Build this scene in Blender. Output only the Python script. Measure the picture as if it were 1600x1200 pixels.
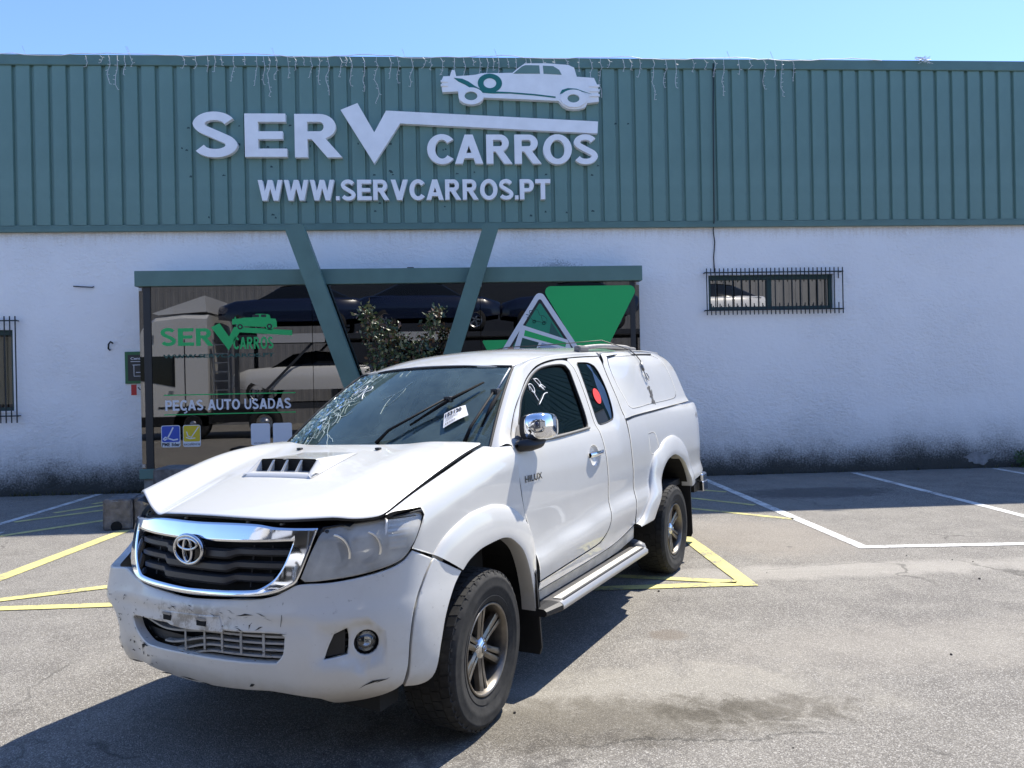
import bpy, bmesh, math, random
import numpy as np
from mathutils import Vector, Matrix
from mathutils.geometry import delaunay_2d_cdt
for o in list(bpy.data.objects): bpy.data.objects.remove(o)
SC=bpy.context.scene; COL=SC.collection
R=math.radians
# ------------------------------------------------------------------ camera, sky, sun, exposure
cd=bpy.data.cameras.new('camera'); cam=bpy.data.objects.new('camera',cd); COL.objects.link(cam)
cd.sensor_width=36; cd.lens=1123.84/1600*36; cd.clip_start=.05; cd.clip_end=3000
cr_=Vector((.99787409,-.06172109,-.02092397)); cu_=Vector((.0209317,-.00052148,.99978077)); cw_=Vector((.06171847,.9980933,-.00077156))
cam.matrix_world=Matrix(((cr_.x,cu_.x,-cw_.x,0),(cr_.y,cu_.y,-cw_.y,0),(cr_.z,cu_.z,-cw_.z,1.636),(0,0,0,1)))
SC.camera=cam
SUN_TO=Vector((.49,.468,1.0)).normalized()
SUN_EL=math.asin(SUN_TO.z); SUN_ROT=math.atan2(SUN_TO.x,SUN_TO.y)
wd=bpy.data.worlds.new('World'); SC.world=wd; wd.use_nodes=True
nt=wd.node_tree; bg=nt.nodes['Background']; sk=nt.nodes.new('ShaderNodeTexSky'); sk.sky_type='NISHITA'
sk.sun_disc=False; sk.sun_elevation=SUN_EL; sk.sun_rotation=SUN_ROT; sk.altitude=50; sk.air_density=1.0; sk.dust_density=.15; sk.ozone_density=2.2
mxs=nt.nodes.new('ShaderNodeMix'); mxs.data_type='RGBA'; mxs.blend_type='MULTIPLY'; mxs.inputs[0].default_value=1; mxs.inputs[7].default_value=(.62,.70,.88,1)   # clear deep-blue air, the same all over the sky
nt.links.new(sk.outputs[0],mxs.inputs[6]); nt.links.new(mxs.outputs[2],bg.inputs[0]); bg.inputs[1].default_value=.15
sd=bpy.data.lights.new('sun','SUN'); so=bpy.data.objects.new('sun',sd); COL.objects.link(so)
sd.energy=4.05; sd.angle=R(.53); sd.color=(1,.94,.84); so.rotation_euler=(-SUN_TO).to_track_quat('-Z','Y').to_euler(); so.location=(8,20,30)
SC.view_settings.view_transform='Standard'; SC.view_settings.look='None'; SC.view_settings.exposure=1.12; SC.view_settings.gamma=1
SC.view_settings.use_curve_mapping=False
SC.render.engine='CYCLES'
# ------------------------------------------------------------------ helpers
def setp(o,label=None,cat=None,group=None,kind=None):
    if label: o['label']=label
    if cat: o['category']=cat
    if group: o['group']=group
    if kind: o['kind']=kind
    return o
def link(o,parent=None):
    COL.objects.link(o)
    if parent is not None: o.parent=parent
    return o
def empty(name,loc=(0,0,0),rz=0,parent=None):
    o=bpy.data.objects.new(name,None); o.location=loc; o.rotation_euler=(0,0,rz); o.empty_display_size=.1
    return link(o,parent)
def mesh(name,verts,faces,mat,parent=None,smooth=False,normals=None,loc=None):
    me=bpy.data.meshes.new(name); me.from_pydata([tuple(map(float,v)) for v in verts],[],[tuple(map(int,f)) for f in faces]); me.update()
    if smooth or normals is not None: me.polygons.foreach_set('use_smooth',[True]*len(me.polygons))
    if normals is not None: me.normals_split_custom_set_from_vertices([tuple(map(float,n)) for n in normals])
    ms=mat if isinstance(mat,(list,tuple)) else [mat]
    for m in ms: me.materials.append(m)
    o=bpy.data.objects.new(name,me)
    if loc: o.location=loc
    return link(o,parent)
class MB:
    """collects shapes that become ONE mesh"""
    def __init__(s): s.v=[]; s.f=[]
    def add(s,v,f):
        n=len(s.v); s.v+= [tuple(map(float,p)) for p in v]; s.f+=[tuple(i+n for i in q) for q in f]; return s
    def box(s,a,b,M=None,bev=0):
        x0,y0,z0=a; x1,y1,z1=b
        if bev:
            c=[]; e=bev
            bm=bmesh.new(); bmesh.ops.create_cube(bm,size=1)
            for v in bm.verts: v.co=Vector(((x0+x1)/2+v.co.x*(x1-x0),(y0+y1)/2+v.co.y*(y1-y0),(z0+z1)/2+v.co.z*(z1-z0)))
            bmesh.ops.bevel(bm,geom=bm.edges[:],offset=e,segments=2,affect='EDGES',profile=.5)
            bm.verts.index_update(); v=[tuple(M@q.co if M else q.co) for q in bm.verts]; f=[tuple(q.index for q in p.verts) for p in bm.faces]; bm.free()
            return s.add(v,f)
        v=[(x0,y0,z0),(x1,y0,z0),(x1,y1,z0),(x0,y1,z0),(x0,y0,z1),(x1,y0,z1),(x1,y1,z1),(x0,y1,z1)]
        if M: v=[tuple(M@Vector(p)) for p in v]
        return s.add(v,[(3,2,1,0),(4,5,6,7),(0,1,5,4),(1,2,6,5),(2,3,7,6),(3,0,4,7)])
    def tube(s,pts,r,n=8,cap=True,closed=False):
        P=[Vector(p) for p in pts]; N=len(P); rr=r if isinstance(r,(list,tuple)) else [r]*N
        up=Vector((0,0,1)); v=[]; prev=None
        for i,p in enumerate(P):
            t=(P[(i+1)%N]-P[i-1]) if closed else (P[min(i+1,N-1)]-P[max(i-1,0)])
            t.normalize()
            if prev is None:
                a=t.cross(up)
                if a.length<.05: a=t.cross(Vector((1,0,0)))
            else: a=prev-t*prev.dot(t)
            a.normalize(); prev=a; b=t.cross(a)
            for k in range(n):
                th=2*math.pi*k/n; v.append(p+(a*math.cos(th)+b*math.sin(th))*rr[i])
        f=[]
        for i in range(N if closed else N-1):
            j=(i+1)%N
            for k in range(n): f.append((i*n+k,i*n+(k+1)%n,j*n+(k+1)%n,j*n+k))
        if cap and not closed: f+= [tuple(range(n))[::-1],tuple((N-1)*n+k for k in range(n))]
        return s.add(v,f)
    def lathe(s,prof,n=32,M=None,a0=0,a1=2*math.pi):
        """prof: (r, h) pairs revolved about local +Z"""
        full=abs(a1-a0-2*math.pi)<1e-6; cnt=n if full else n+1; v=[]
        for k in range(cnt):
            t=a0+(a1-a0)*k/n; c,q=math.cos(t),math.sin(t)
            for r,h in prof:
                p=Vector((r*c,r*q,h)); v.append(M@p if M else p)
        m=len(prof); f=[]
        for k in range(n):
            j=(k+1)%cnt
            for i in range(m-1): f.append((k*m+i,j*m+i,j*m+i+1,k*m+i+1))
        return s.add(v,f)
    def prism(s,poly,axis,a,b):
        """2-D polygon extruded along axis (0 x,1 y,2 z) from a to b"""
        def p3(q,h): return {0:(h,q[0],q[1]),1:(q[0],h,q[1]),2:(q[0],q[1],h)}[axis]
        n=len(poly); v=[p3(q,a) for q in poly]+[p3(q,b) for q in poly]
        return s.add(v,[tuple(range(n))[::-1],tuple(range(n,2*n))]+[(i,(i+1)%n,n+(i+1)%n,n+i) for i in range(n)])
    def grid(s,P,closeu=False):
        nu,nv=len(P),len(P[0]); v=[p for row in P for p in row]; f=[]
        for i in range(nu if closeu else nu-1):
            for j in range(nv-1):
                k=(i+1)%nu; f.append((i*nv+j,k*nv+j,k*nv+j+1,i*nv+j+1))
        return s.add(v,f)
    def build(s,name,mat,parent=None,smooth=False,loc=None,auto=None,recalc=True):
        o=mesh(name,s.v,s.f,mat,parent,False,None,loc); me=o.data
        bm=bmesh.new(); bm.from_mesh(me)
        if recalc: bmesh.ops.recalc_face_normals(bm,faces=bm.faces)
        if smooth or auto:
            for f in bm.faces: f.smooth=True
            if auto:
                for e in bm.edges:
                    if len(e.link_faces)==2 and e.calc_face_angle(0)>R(auto): e.smooth=False
        bm.to_mesh(me); bm.free(); return o
def dup(o,parent=None,loc=None):
    c=o.copy(); link(c); c.parent=parent if parent is not None else None
    if loc is not None: c.location=loc
    for ch in list(o.children): dup(ch,c)
    return c
# ------------------------------------------------------------------ materials
MATS={}
def mat(name,col=(.5,.5,.5),rough=.5,metal=0,coat=0,spec=.5,var=0,vscale=8,bump=0,bscale=60,emit=None,coatr=.04):
    if name in MATS: return MATS[name]
    m=bpy.data.materials.new(name); m.use_nodes=True; t=m.node_tree; b=t.nodes['Principled BSDF']
    b.inputs['Base Color'].default_value=(*col,1); b.inputs['Roughness'].default_value=rough; b.inputs['Metallic'].default_value=metal
    b.inputs['Coat Weight'].default_value=coat; b.inputs['Coat Roughness'].default_value=coatr; b.inputs['Specular IOR Level'].default_value=spec
    tc=t.nodes.new('ShaderNodeTexCoord')
    if var:
        n=t.nodes.new('ShaderNodeTexNoise'); n.inputs['Scale'].default_value=vscale; n.inputs['Detail'].default_value=6
        mr=t.nodes.new('ShaderNodeMapRange'); mr.inputs[1].default_value=.3; mr.inputs[2].default_value=.7; mr.inputs[3].default_value=1-var; mr.inputs[4].default_value=1+var*.6
        mx=t.nodes.new('ShaderNodeMix'); mx.data_type='RGBA'; mx.blend_type='MULTIPLY'; mx.inputs[0].default_value=1; mx.inputs[6].default_value=(*col,1)
        t.links.new(tc.outputs['Object'],n.inputs['Vector']); t.links.new(n.outputs[0],mr.inputs[0]); t.links.new(mr.outputs[0],mx.inputs[7]); t.links.new(mx.outputs[2],b.inputs['Base Color'])
    if bump:
        n=t.nodes.new('ShaderNodeTexNoise'); n.inputs['Scale'].default_value=bscale; n.inputs['Detail'].default_value=4
        bp=t.nodes.new('ShaderNodeBump'); bp.inputs['Strength'].default_value=bump; bp.inputs['Distance'].default_value=.01
        t.links.new(tc.outputs['Object'],n.inputs['Vector']); t.links.new(n.outputs[0],bp.inputs['Height']); t.links.new(bp.outputs[0],b.inputs['Normal'])
    if emit: b.inputs['Emission Color'].default_value=(*emit[0],1); b.inputs['Emission Strength'].default_value=emit[1]
    MATS[name]=m; return m
def glassmat(name,tint,refl,rough=.0,ior=1.5,extra=0.0,dust=0,dcol=(.5,.6,.57)):
    """tinted sheet glass: see-through with a Fresnel reflection"""
    if name in MATS: return MATS[name]
    m=bpy.data.materials.new(name); m.use_nodes=True; t=m.node_tree; t.nodes.remove(t.nodes['Principled BSDF'])
    tr=t.nodes.new('ShaderNodeBsdfTransparent'); tr.inputs[0].default_value=(*tint,1)
    gl=t.nodes.new('ShaderNodeBsdfGlossy'); gl.inputs['Color'].default_value=(*refl,1); gl.inputs['Roughness'].default_value=rough
    fr=t.nodes.new('ShaderNodeFresnel'); fr.inputs[0].default_value=ior
    ad=t.nodes.new('ShaderNodeMath'); ad.operation='ADD'; ad.use_clamp=True; ad.inputs[1].default_value=extra
    mx=t.nodes.new('ShaderNodeMixShader'); t.links.new(fr.outputs[0],ad.inputs[0]); t.links.new(ad.outputs[0],mx.inputs[0]); t.links.new(tr.outputs[0],mx.inputs[1]); t.links.new(gl.outputs[0],mx.inputs[2])
    out=mx.outputs[0]
    if dust:   # film of dust on the pane
        df=t.nodes.new('ShaderNodeBsdfDiffuse'); df.inputs[0].default_value=(*dcol,1); tc=t.nodes.new('ShaderNodeTexCoord'); n=t.nodes.new('ShaderNodeTexNoise'); n.inputs['Scale'].default_value=3.5; n.inputs['Detail'].default_value=7; n.inputs['Roughness'].default_value=.7
        t.links.new(tc.outputs['Object'],n.inputs['Vector']); mr=t.nodes.new('ShaderNodeMapRange'); mr.inputs[1].default_value=.3; mr.inputs[2].default_value=.75; mr.inputs[3].default_value=dust*.5; mr.inputs[4].default_value=dust*1.6; t.links.new(n.outputs[0],mr.inputs[0])
        m2=t.nodes.new('ShaderNodeMixShader'); t.links.new(mr.outputs[0],m2.inputs[0]); t.links.new(out,m2.inputs[1]); t.links.new(df.outputs[0],m2.inputs[2]); out=m2.outputs[0]
    t.links.new(out,t.nodes['Material Output'].inputs[0]); MATS[name]=m; return m
class NT:
    """small node-graph builder for the richer materials"""
    def __init__(s,name,rough=.8):
        s.m=bpy.data.materials.new(name); s.m.use_nodes=True; s.t=s.m.node_tree; s.b=s.t.nodes['Principled BSDF']; s.b.inputs['Roughness'].default_value=rough
        s.tc=s.t.nodes.new('ShaderNodeTexCoord').outputs['Object']; MATS[name]=s.m
    def L(s,a,b): s.t.links.new(a,b)
    def noise(s,scale,detail=6,rough=.6,vec=None,dist=0):
        n=s.t.nodes.new('ShaderNodeTexNoise'); n.inputs['Scale'].default_value=scale; n.inputs['Detail'].default_value=detail; n.inputs['Roughness'].default_value=rough; n.inputs['Distortion'].default_value=dist
        s.L(vec or s.tc,n.inputs['Vector']); return n.outputs[0]
    def vor(s,scale,feat='F1',vec=None):
        n=s.t.nodes.new('ShaderNodeTexVoronoi'); n.feature=feat; n.inputs['Scale'].default_value=scale; s.L(vec or s.tc,n.inputs['Vector']); return n
    def ramp(s,x,a,b,lo=0,hi=1):
        n=s.t.nodes.new('ShaderNodeMapRange'); n.interpolation_type='SMOOTHSTEP'; n.inputs[1].default_value=a; n.inputs[2].default_value=b; n.inputs[3].default_value=lo; n.inputs[4].default_value=hi
        s.L(x,n.inputs[0]); return n.outputs[0]
    def math(s,op,a,b=None):
        n=s.t.nodes.new('ShaderNodeMath'); n.operation=op
        for i,v in enumerate((a,b)):
            if v is None: continue
            if isinstance(v,(int,float)): n.inputs[i].default_value=v
            else: s.L(v,n.inputs[i])
        return n.outputs[0]
    def mix(s,fac,a,b,mode='MIX'):
        n=s.t.nodes.new('ShaderNodeMix'); n.data_type='RGBA'; n.blend_type=mode
        for i,v in ((0,fac),(6,a),(7,b)):
            if isinstance(v,(int,float)): n.inputs[i].default_value=v
            elif isinstance(v,tuple): n.inputs[i].default_value=(*v,1)
            else: s.L(v,n.inputs[i])
        return n.outputs[2]
    def sep(s):
        n=s.t.nodes.new('ShaderNodeSeparateXYZ'); s.L(s.tc,n.inputs[0]); return n.outputs
    def scalev(s,v):
        n=s.t.nodes.new('ShaderNodeMapping'); n.inputs['Scale'].default_value=v; s.L(s.tc,n.inputs[0]); return n.outputs[0]
    def bump(s,h,st=.5,d=.01,prev=None):
        n=s.t.nodes.new('ShaderNodeBump'); n.inputs['Strength'].default_value=st; n.inputs['Distance'].default_value=d; s.L(h,n.inputs['Height'])
        if prev is not None: s.L(prev,n.inputs['Normal'])
        s.L(n.outputs[0],s.b.inputs['Normal']); return n.outputs[0]
    def col(s,c): s.L(c,s.b.inputs['Base Color'])
def text_mesh(txt,bold=.0,ext=0.0,bev=0,res=4,space=1.0):
    """one run of text as flat verts/faces in its own x/y plane"""
    c=bpy.data.curves.new('t','FONT'); c.body=txt; c.offset=bold; c.extrude=ext; c.resolution_u=res; c.space_character=space; c.bevel_depth=bev
    o=bpy.data.objects.new('t',c); COL.objects.link(o); dg=bpy.context.evaluated_depsgraph_get(); me=bpy.data.meshes.new_from_object(o.evaluated_get(dg))
    v=np.array([tuple(q.co) for q in me.vertices]); f=[tuple(p.vertices) for p in me.polygons]
    bpy.data.objects.remove(o); bpy.data.curves.remove(c); bpy.data.meshes.remove(me); return v,f
def fit_text(txt,x0,x1,z0,z1,y0,y1,bold=.03):
    """text in the XZ plane fitted to a rectangle, y0 front face, y1 back face (y0==y1: flat)"""
    v,f=text_mesh(txt,bold,0 if y0==y1 else .5)
    a=v.min(0); b=v.max(0); X=x0+(v[:,0]-a[0])/(b[0]-a[0])*(x1-x0); Z=z0+(v[:,1]-a[1])/(b[1]-a[1])*(z1-z0)
    Y=np.full(len(v),y0) if y0==y1 else y1+(v[:,2]+.5)*(y0-y1)
    return np.stack([X,Y,Z],-1),f
# ------------------------------------------------------------------ heavy grotesque capitals drawn as polygons
def _rect(a,b,c,d): return [(a,b),(c,b),(c,d),(a,d)]
def _arc(cx,cy,rx,ry,a0,a1,n=14): return [(cx+rx*math.cos(R(a0+(a1-a0)*k/n)),cy+ry*math.sin(R(a0+(a1-a0)*k/n))) for k in range(n+1)]
def _band(P,w):
    L=[];Q=[]
    for i,p in enumerate(P):
        a=Vector(P[min(i+1,len(P)-1)])-Vector(P[max(i-1,0)]); n=Vector((-a.y,a.x)).normalized()
        ww=w if not isinstance(w,(list,tuple)) else w[0]+(w[1]-w[0])*abs(n.y); L.append((p[0]+n.x*ww/2,p[1]+n.y*ww/2)); Q.append((p[0]-n.x*ww/2,p[1]-n.y*ww/2))
    return L+Q[::-1]
def _sector(cx,cy,ro,ri,a0,a1,n=26): return _arc(cx,cy,*ro,a0,a1,n)+_arc(cx,cy,*ri,a1,a0,n)
_BOWL=lambda r,z0,z1: _arc(r,(z0+z1)/2,.33,(z1-z0)/2,-90,90)+[(.10,z1),(.10,z1-.18)]+_arc(r,(z0+z1)/2,.085,(z1-z0)/2-.18,90,-90)+[(.10,z0+.18),(.10,z0)]
GLY={'E':([_rect(0,0,.26,1),_rect(0,.81,.80,1),_rect(0,.41,.74,.59),_rect(0,0,.82,.19)],.82),
'R':([_rect(0,0,.255,1),_BOWL(.50,.42,1.0),[(.31,.46),(.60,.46),(.95,0),(.65,0)]],.92),'P':([_rect(0,0,.255,1),_BOWL(.48,.38,1.0)],.82),
'C':([_sector(.47,.5,(.47,.515),(.215,.325),40,320)],.88),'O':([_sector(.51,.5,(.51,.515),(.255,.325),0,360)],1.02),
'A':([[(0,0),(.265,0),(.64,1),(.355,1)],[(.995,0),(.73,0),(.355,1),(.64,1)],_rect(.19,.19,.80,.37)],.995),
'V':([[(0,1),(.27,1),(.63,0),(.34,0)],[(.97,1),(.70,1),(.34,0),(.63,0)]],.97),
'W':([[(0,1),(.25,1),(.50,0),(.245,0)],[(.56,1),(.81,1),(.50,0),(.245,0)],[(.56,1),(.81,1),(1.125,0),(.87,0)],[(1.37,1),(1.12,1),(.87,0),(1.125,0)]],1.37),
'T':([_rect(.31,0,.57,1),_rect(0,.80,.88,1)],.88),'U':([_rect(0,.38,.21,1),_rect(.65,.38,.86,1),_sector(.43,.40,(.43,.415),(.22,.24),180,360)],.86),
'D':([_rect(0,0,.21,1),_arc(.42,.5,.48,.5,-90,90)+[(.1,1),(.1,.83)]+_arc(.42,.5,.26,.33,90,-90)+[(.1,.17),(.1,0)]],.90),
'S':([_band(_arc(.42,.735,.295,.175,18,232,20)+_arc(.43,.265,.315,.18,52,-160,20),(.25,.185))],.83),'.':([_rect(0,0,.2,.2)],.2)}
def glyph(ch,x0,x1,z0,z1,y0,y1):
    """one capital fitted to a rectangle in XZ; front face y0, back y1 (equal: flat)"""
    polys,w=GLY[ch]; V=[];E=[];PS=[]
    for P in polys:
        if ch=='O': Ps=[P[:27],P[27:]]
        else: Ps=[P]
        for p in Ps:
            if math.hypot(p[0][0]-p[-1][0],p[0][1]-p[-1][1])<1e-6: p=p[:-1]
            n0=len(V); V+=p; E+=[(n0+k,n0+(k+1)%len(p)) for k in range(len(p))]; PS.append(np.array(p))
    V2,_,F2,_,_,_=delaunay_2d_cdt([Vector(p) for p in V],E,[],0,1e-5); Q=np.array([(p.x,p.y) for p in V2])
    def ins(c,P):
        x,y=c; r=False; j=len(P)-1
        for i in range(len(P)):
            if (P[i][1]>y)!=(P[j][1]>y) and x<(P[j][0]-P[i][0])*(y-P[i][1])/(P[j][1]-P[i][1])+P[i][0]: r=not r
            j=i
        return r
    F=[]
    for f in F2:
        c=Q[list(f)].mean(0); k=(ins(c,PS[0]) and not ins(c,PS[1])) if ch=='O' else any(ins(c,P) for P in PS)
        if k: F.append(tuple(f))
    lo=Q.min(0) if ch!='.' else np.array([0,0]); hi=Q.max(0); X=x0+(Q[:,0]-lo[0])/(hi[0]-lo[0])*(x1-x0); Z=z0+(Q[:,1]-lo[1])/(hi[1]-lo[1])*(z1-z0); n=len(Q)
    v=[(a,y0,b) for a,b in zip(X,Z)]
    if y0==y1: return v,F
    v+=[(a,y1,b) for a,b in zip(X,Z)]; cnt={}
    for f in F:
        for a,b in zip(f,f[1:]+f[:1]): cnt[(a,b)]=1
    side=[(a,b,b+n,a+n) for (a,b) in cnt if (b,a) not in cnt]
    return v,F+side+[tuple(i+n for i in f[::-1]) for f in F]
def word(txt,x0,x1,z0,z1,y0,y1,gap=.10,space=.32):
    """letters of a word laid out over a rectangle: list of (char, verts, faces)"""
    ws=[space if c==' ' else GLY[c][1] for c in txt]; tot=sum(ws)+gap*(len(txt)-1); k=(x1-x0)/tot; x=x0; out=[]
    for c,w in zip(txt,ws):
        if c!=' ':
            o=.012*(z1-z0) if c in 'COSU' else 0; zz=z0+(z1-z0)*.2 if c=='.' else z1+o
            out.append((c,*glyph(c,x,x+w*k,z0-(o if c!='.' else 0),zz,y0,y1)))
        x+=(w+gap)*k
    return out
# ------------------------------------------------------------------ ground
YF=11.96
def asphalt():
    s=NT('asphalt',.93); X=s.sep()
    v=s.vor(200); cells=s.ramp(s.math('ADD',v.outputs['Color'],0),0,1)
    sepc=s.t.nodes.new('ShaderNodeSeparateColor'); s.L(v.outputs['Color'],sepc.inputs[0]); c1=sepc.outputs[0]
    big=s.noise(.35,5,.6); mid=s.noise(2.3,6,.65); fine=s.noise(55,5,.7); grit=s.noise(190,3,.7)
    base=s.mix(s.ramp(big,.32,.68),(.152,.141,.126),(.203,.189,.165))
    base=s.mix(s.ramp(mid,.35,.72),base,(.238,.223,.195))
    base=s.mix(s.ramp(c1,.66,1.0,0,.9),base,(.43,.41,.37))
    base=s.mix(s.ramp(c1,.30,.0,0,.85),base,(.105,.098,.09))
    base=s.mix(s.ramp(grit,.60,.78,0,.5),base,(.38,.36,.32))
    base=s.mix(s.ramp(fine,.46,.28,0,.45),base,(.10,.095,.088))
    def blob(cx,cy,rx,ry,edge=.5,nz=None,amp=.9):
        dx=s.math('DIVIDE',s.math('SUBTRACT',X[0],cx),rx); dy=s.math('DIVIDE',s.math('SUBTRACT',X[1],cy),ry)
        d=s.math('ADD',s.math('MULTIPLY',dx,dx),s.math('MULTIPLY',dy,dy)); d=s.math('ADD',d,s.math('MULTIPLY',s.math('SUBTRACT',nz or mid,.5),amp*3))
        return s.ramp(d,1+edge,1-edge)
    n2=s.noise(3.4,6,.7,dist=.6); n3=s.noise(7,5,.65,dist=.5)
    # pale dried dust and a dark damp patch in front of the truck's wheel
    base=s.mix(s.math('MULTIPLY',blob(.95,3.66,1.15,.36,.9,n2,1.2),.42),base,(.36,.335,.28))
    base=s.mix(s.math('MULTIPLY',blob(3.6,4.2,2.3,.4,.9,n2,1.0),.30),base,(.36,.33,.28))
    base=s.mix(s.math('MULTIPLY',blob(.45,3.42,.95,.26,.95,n3,1.3),.74),base,(.42,.40,.36),'MULTIPLY')
    base=s.mix(s.math('MULTIPLY',blob(1.45,3.48,.42,.15,.9,n3,2.0),.65),base,(.42,.40,.37),'MULTIPLY')
    base=s.mix(s.math('MULTIPLY',blob(1.25,4.55,.12,.10,.5,n3,.5),.5),base,(.16,.13,.10))
    base=s.mix(s.math('MULTIPLY',blob(3.0,7.3,.8,.9,.8,n2,.9),.40),base,(.31,.27,.22))
    base=s.mix(s.math('MULTIPLY',blob(3.2,5.9,2.0,.22,.8,n2,1.0),.55),base,(.40,.375,.33))
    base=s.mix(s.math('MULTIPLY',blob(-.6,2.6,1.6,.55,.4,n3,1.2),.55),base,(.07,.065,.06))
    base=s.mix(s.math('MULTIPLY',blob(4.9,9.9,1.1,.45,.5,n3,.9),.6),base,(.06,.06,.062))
    base=s.mix(s.math('MULTIPLY',blob(-3.4,4.3,.35,.12,.5,n3,1.0),.5),base,(.12,.115,.11))
    # fine crack crossing the patch
    wob=s.math('MULTIPLY',s.math('SUBTRACT',s.noise(2.2,8,.7),.5),.34)
    cr=s.math('ABSOLUTE',s.math('SUBTRACT',s.math('ADD',X[1],wob),3.21)); crm=s.math('MULTIPLY',s.ramp(cr,.012,.003),s.math('MULTIPLY',s.ramp(X[0],.3,.6),s.ramp(X[0],1.9,1.5)))
    base=s.mix(s.math('MULTIPLY',crm,.5),base,(.03,.03,.028))
    # hairline cracks and dark drips
    dv=s.t.nodes.new('ShaderNodeVectorMath'); dv.operation='ADD'; nn=s.t.nodes.new('ShaderNodeTexNoise'); nn.inputs['Scale'].default_value=1.1; nn.inputs['Detail'].default_value=6; s.L(s.tc,nn.inputs['Vector']); s.L(s.tc,dv.inputs[0]); s.L(nn.outputs['Color'],dv.inputs[1])
    ck=s.vor(.42,'DISTANCE_TO_EDGE',dv.outputs[0]); base=s.mix(s.math('MULTIPLY',s.ramp(ck.outputs['Distance'],.0075,.0015,0,.55),s.ramp(s.noise(.8,4,.6),.50,.62)),base,(.06,.056,.05))
    dr=s.vor(2.6); dc=s.t.nodes.new('ShaderNodeSeparateColor'); s.L(dr.outputs['Color'],dc.inputs[0]); base=s.mix(s.math('MULTIPLY',s.ramp(dr.outputs['Distance'],.10,.05,0,.5),s.ramp(dc.outputs[0],.86,.9)),base,(.075,.07,.065))
    tm=s.noise(1.0,5,.6,s.scalev((.25,2.4,1))); base=s.mix(s.ramp(tm,.56,.72,0,.30),base,(.66,.65,.63),'MULTIPLY')
    s.col(base)
    h=s.math('ADD',s.math('MULTIPLY',s.ramp(v.outputs['Distance'],0,.9,1,0),.6),s.math('MULTIPLY',fine,.8))
    s.bump(h,.75,.006); s.b.inputs['Specular IOR Level'].default_value=.25
    return s.m
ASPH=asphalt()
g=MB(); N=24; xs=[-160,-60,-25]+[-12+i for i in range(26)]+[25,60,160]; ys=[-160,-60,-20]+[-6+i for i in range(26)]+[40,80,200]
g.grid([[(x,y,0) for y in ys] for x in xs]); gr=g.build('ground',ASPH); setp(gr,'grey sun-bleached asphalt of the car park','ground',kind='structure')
def paintmat(name,col,wear):
    s=NT(name,.8); n=s.noise(28,8,.75); n2=s.noise(4,5,.6); v=s.vor(130)
    a=s.mix(s.ramp(n2,.35,.7),col,tuple(c*.78 for c in col))
    m=s.ramp(s.math('ADD',n,s.math('MULTIPLY',s.math('SUBTRACT',n2,.5),.5)),wear,wear+.16)
    a=s.mix(m,a,(.20,.19,.175)); s.col(a); s.bump(v.outputs['Distance'],.6,.005); return s.m
YEL=paintmat('yellow_road_paint',(.60,.54,.20),.50); WHT=paintmat('white_road_paint',(.66,.66,.63),.49)
YELF=paintmat('faded_yellow_road_paint',(.62,.56,.22),.52)
def stripe(pts,w,m,name,label,group):
    a,b=Vector((*pts[0],0)),Vector((*pts[1],0)); d=(b-a).normalized(); n=Vector((-d.y,d.x,0))*w/2
    k=max(2,int((b-a).length/.5)); P=[]
    rng=random.Random(int(a.x*100+b.y*37))
    for i in range(k+1):
        p=a+(b-a)*i/k; j=1+rng.uniform(-.07,.07); P.append([p+n*j+Vector((0,0,.004)),p-n*j+Vector((0,0,.004))])
    q=MB(); q.grid(P); o=q.build(name,m); return setp(o,label,'road marking',group,'structure')
ym='yellow paint stripe of the hatched no-parking box'
for p,w,lb in [(((-4.24,5.70),(-4.05,8.72)),.15,'yellow side stripe of the hatched box running to the concrete block'),(((-4.3,5.72),(2.22,5.60)),.11,'long yellow front stripe of the hatched box passing under the truck'),
   (((-4.2,5.76),(-2.2,6.56)),.11,'slanting yellow hatch stripe left of the truck bumper'),(((2.19,5.53),(2.24,8.0)),.13,'yellow side stripe of the hatched box behind the rear wheel'),
   (((2.12,5.66),(.2,6.3)),.10,'slanting yellow hatch stripe under the truck step')]:
    stripe(p,w,YEL,'road_marking',lb,'yellow box markings').location.z=.0012*(lb.count('a')%4)+(.0006 if 'behind' in lb else 0)
for p in [((-5.5,8.52),(-4.45,9.68)),((-5.8,9.54),(-4.6,10.73)),((-5.65,10.16),(-4.9,11.3)),((-5.5,10.87),(-5.1,11.6))]:
    stripe(p,.11,YELF,'road_marking','faded yellow hatch stripe in the shade by the concrete block','hatching left of the entrance')
for p in [((2.9,10.9),(3.70,10.19)),((2.5,10.4),(3.66,9.06)),((1.9,9.85),(3.72,8.09))]:
    stripe(p,.09,YEL,'road_marking','yellow hatch stripe on the ground behind the truck','hatching right of the entrance')
stripe(((-5.9,9.1),(-5.92,11.9)),.11,WHT,'road_marking','white bay stripe beside the hatching left of the entrance','white bay stripes')
stripe(((-6.6,8.86),(-5.5,8.83)),.10,WHT,'road_marking','short white stripe end at the foot of the hatching','white bay stripes')
stripe(((3.84,11.85),(3.74,6.62)),.12,WHT,'road_marking','white bay stripe running from the wall past the truck tail','white bay stripes')
o=stripe(((3.69,6.66),(10.6,6.20)),.11,WHT,'road_marking','white front stripe closing the parking bays','white bay stripes'); o.location.z=.001
stripe(((6.50,11.8),(6.24,6.55)),.12,WHT,'road_marking','white bay stripe in the middle of the bays','white bay stripes')
stripe(((9.0,11.8),(8.74,6.4)),.12,WHT,'road_marking','white bay stripe by the weed at the wall','white bay stripes')
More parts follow.
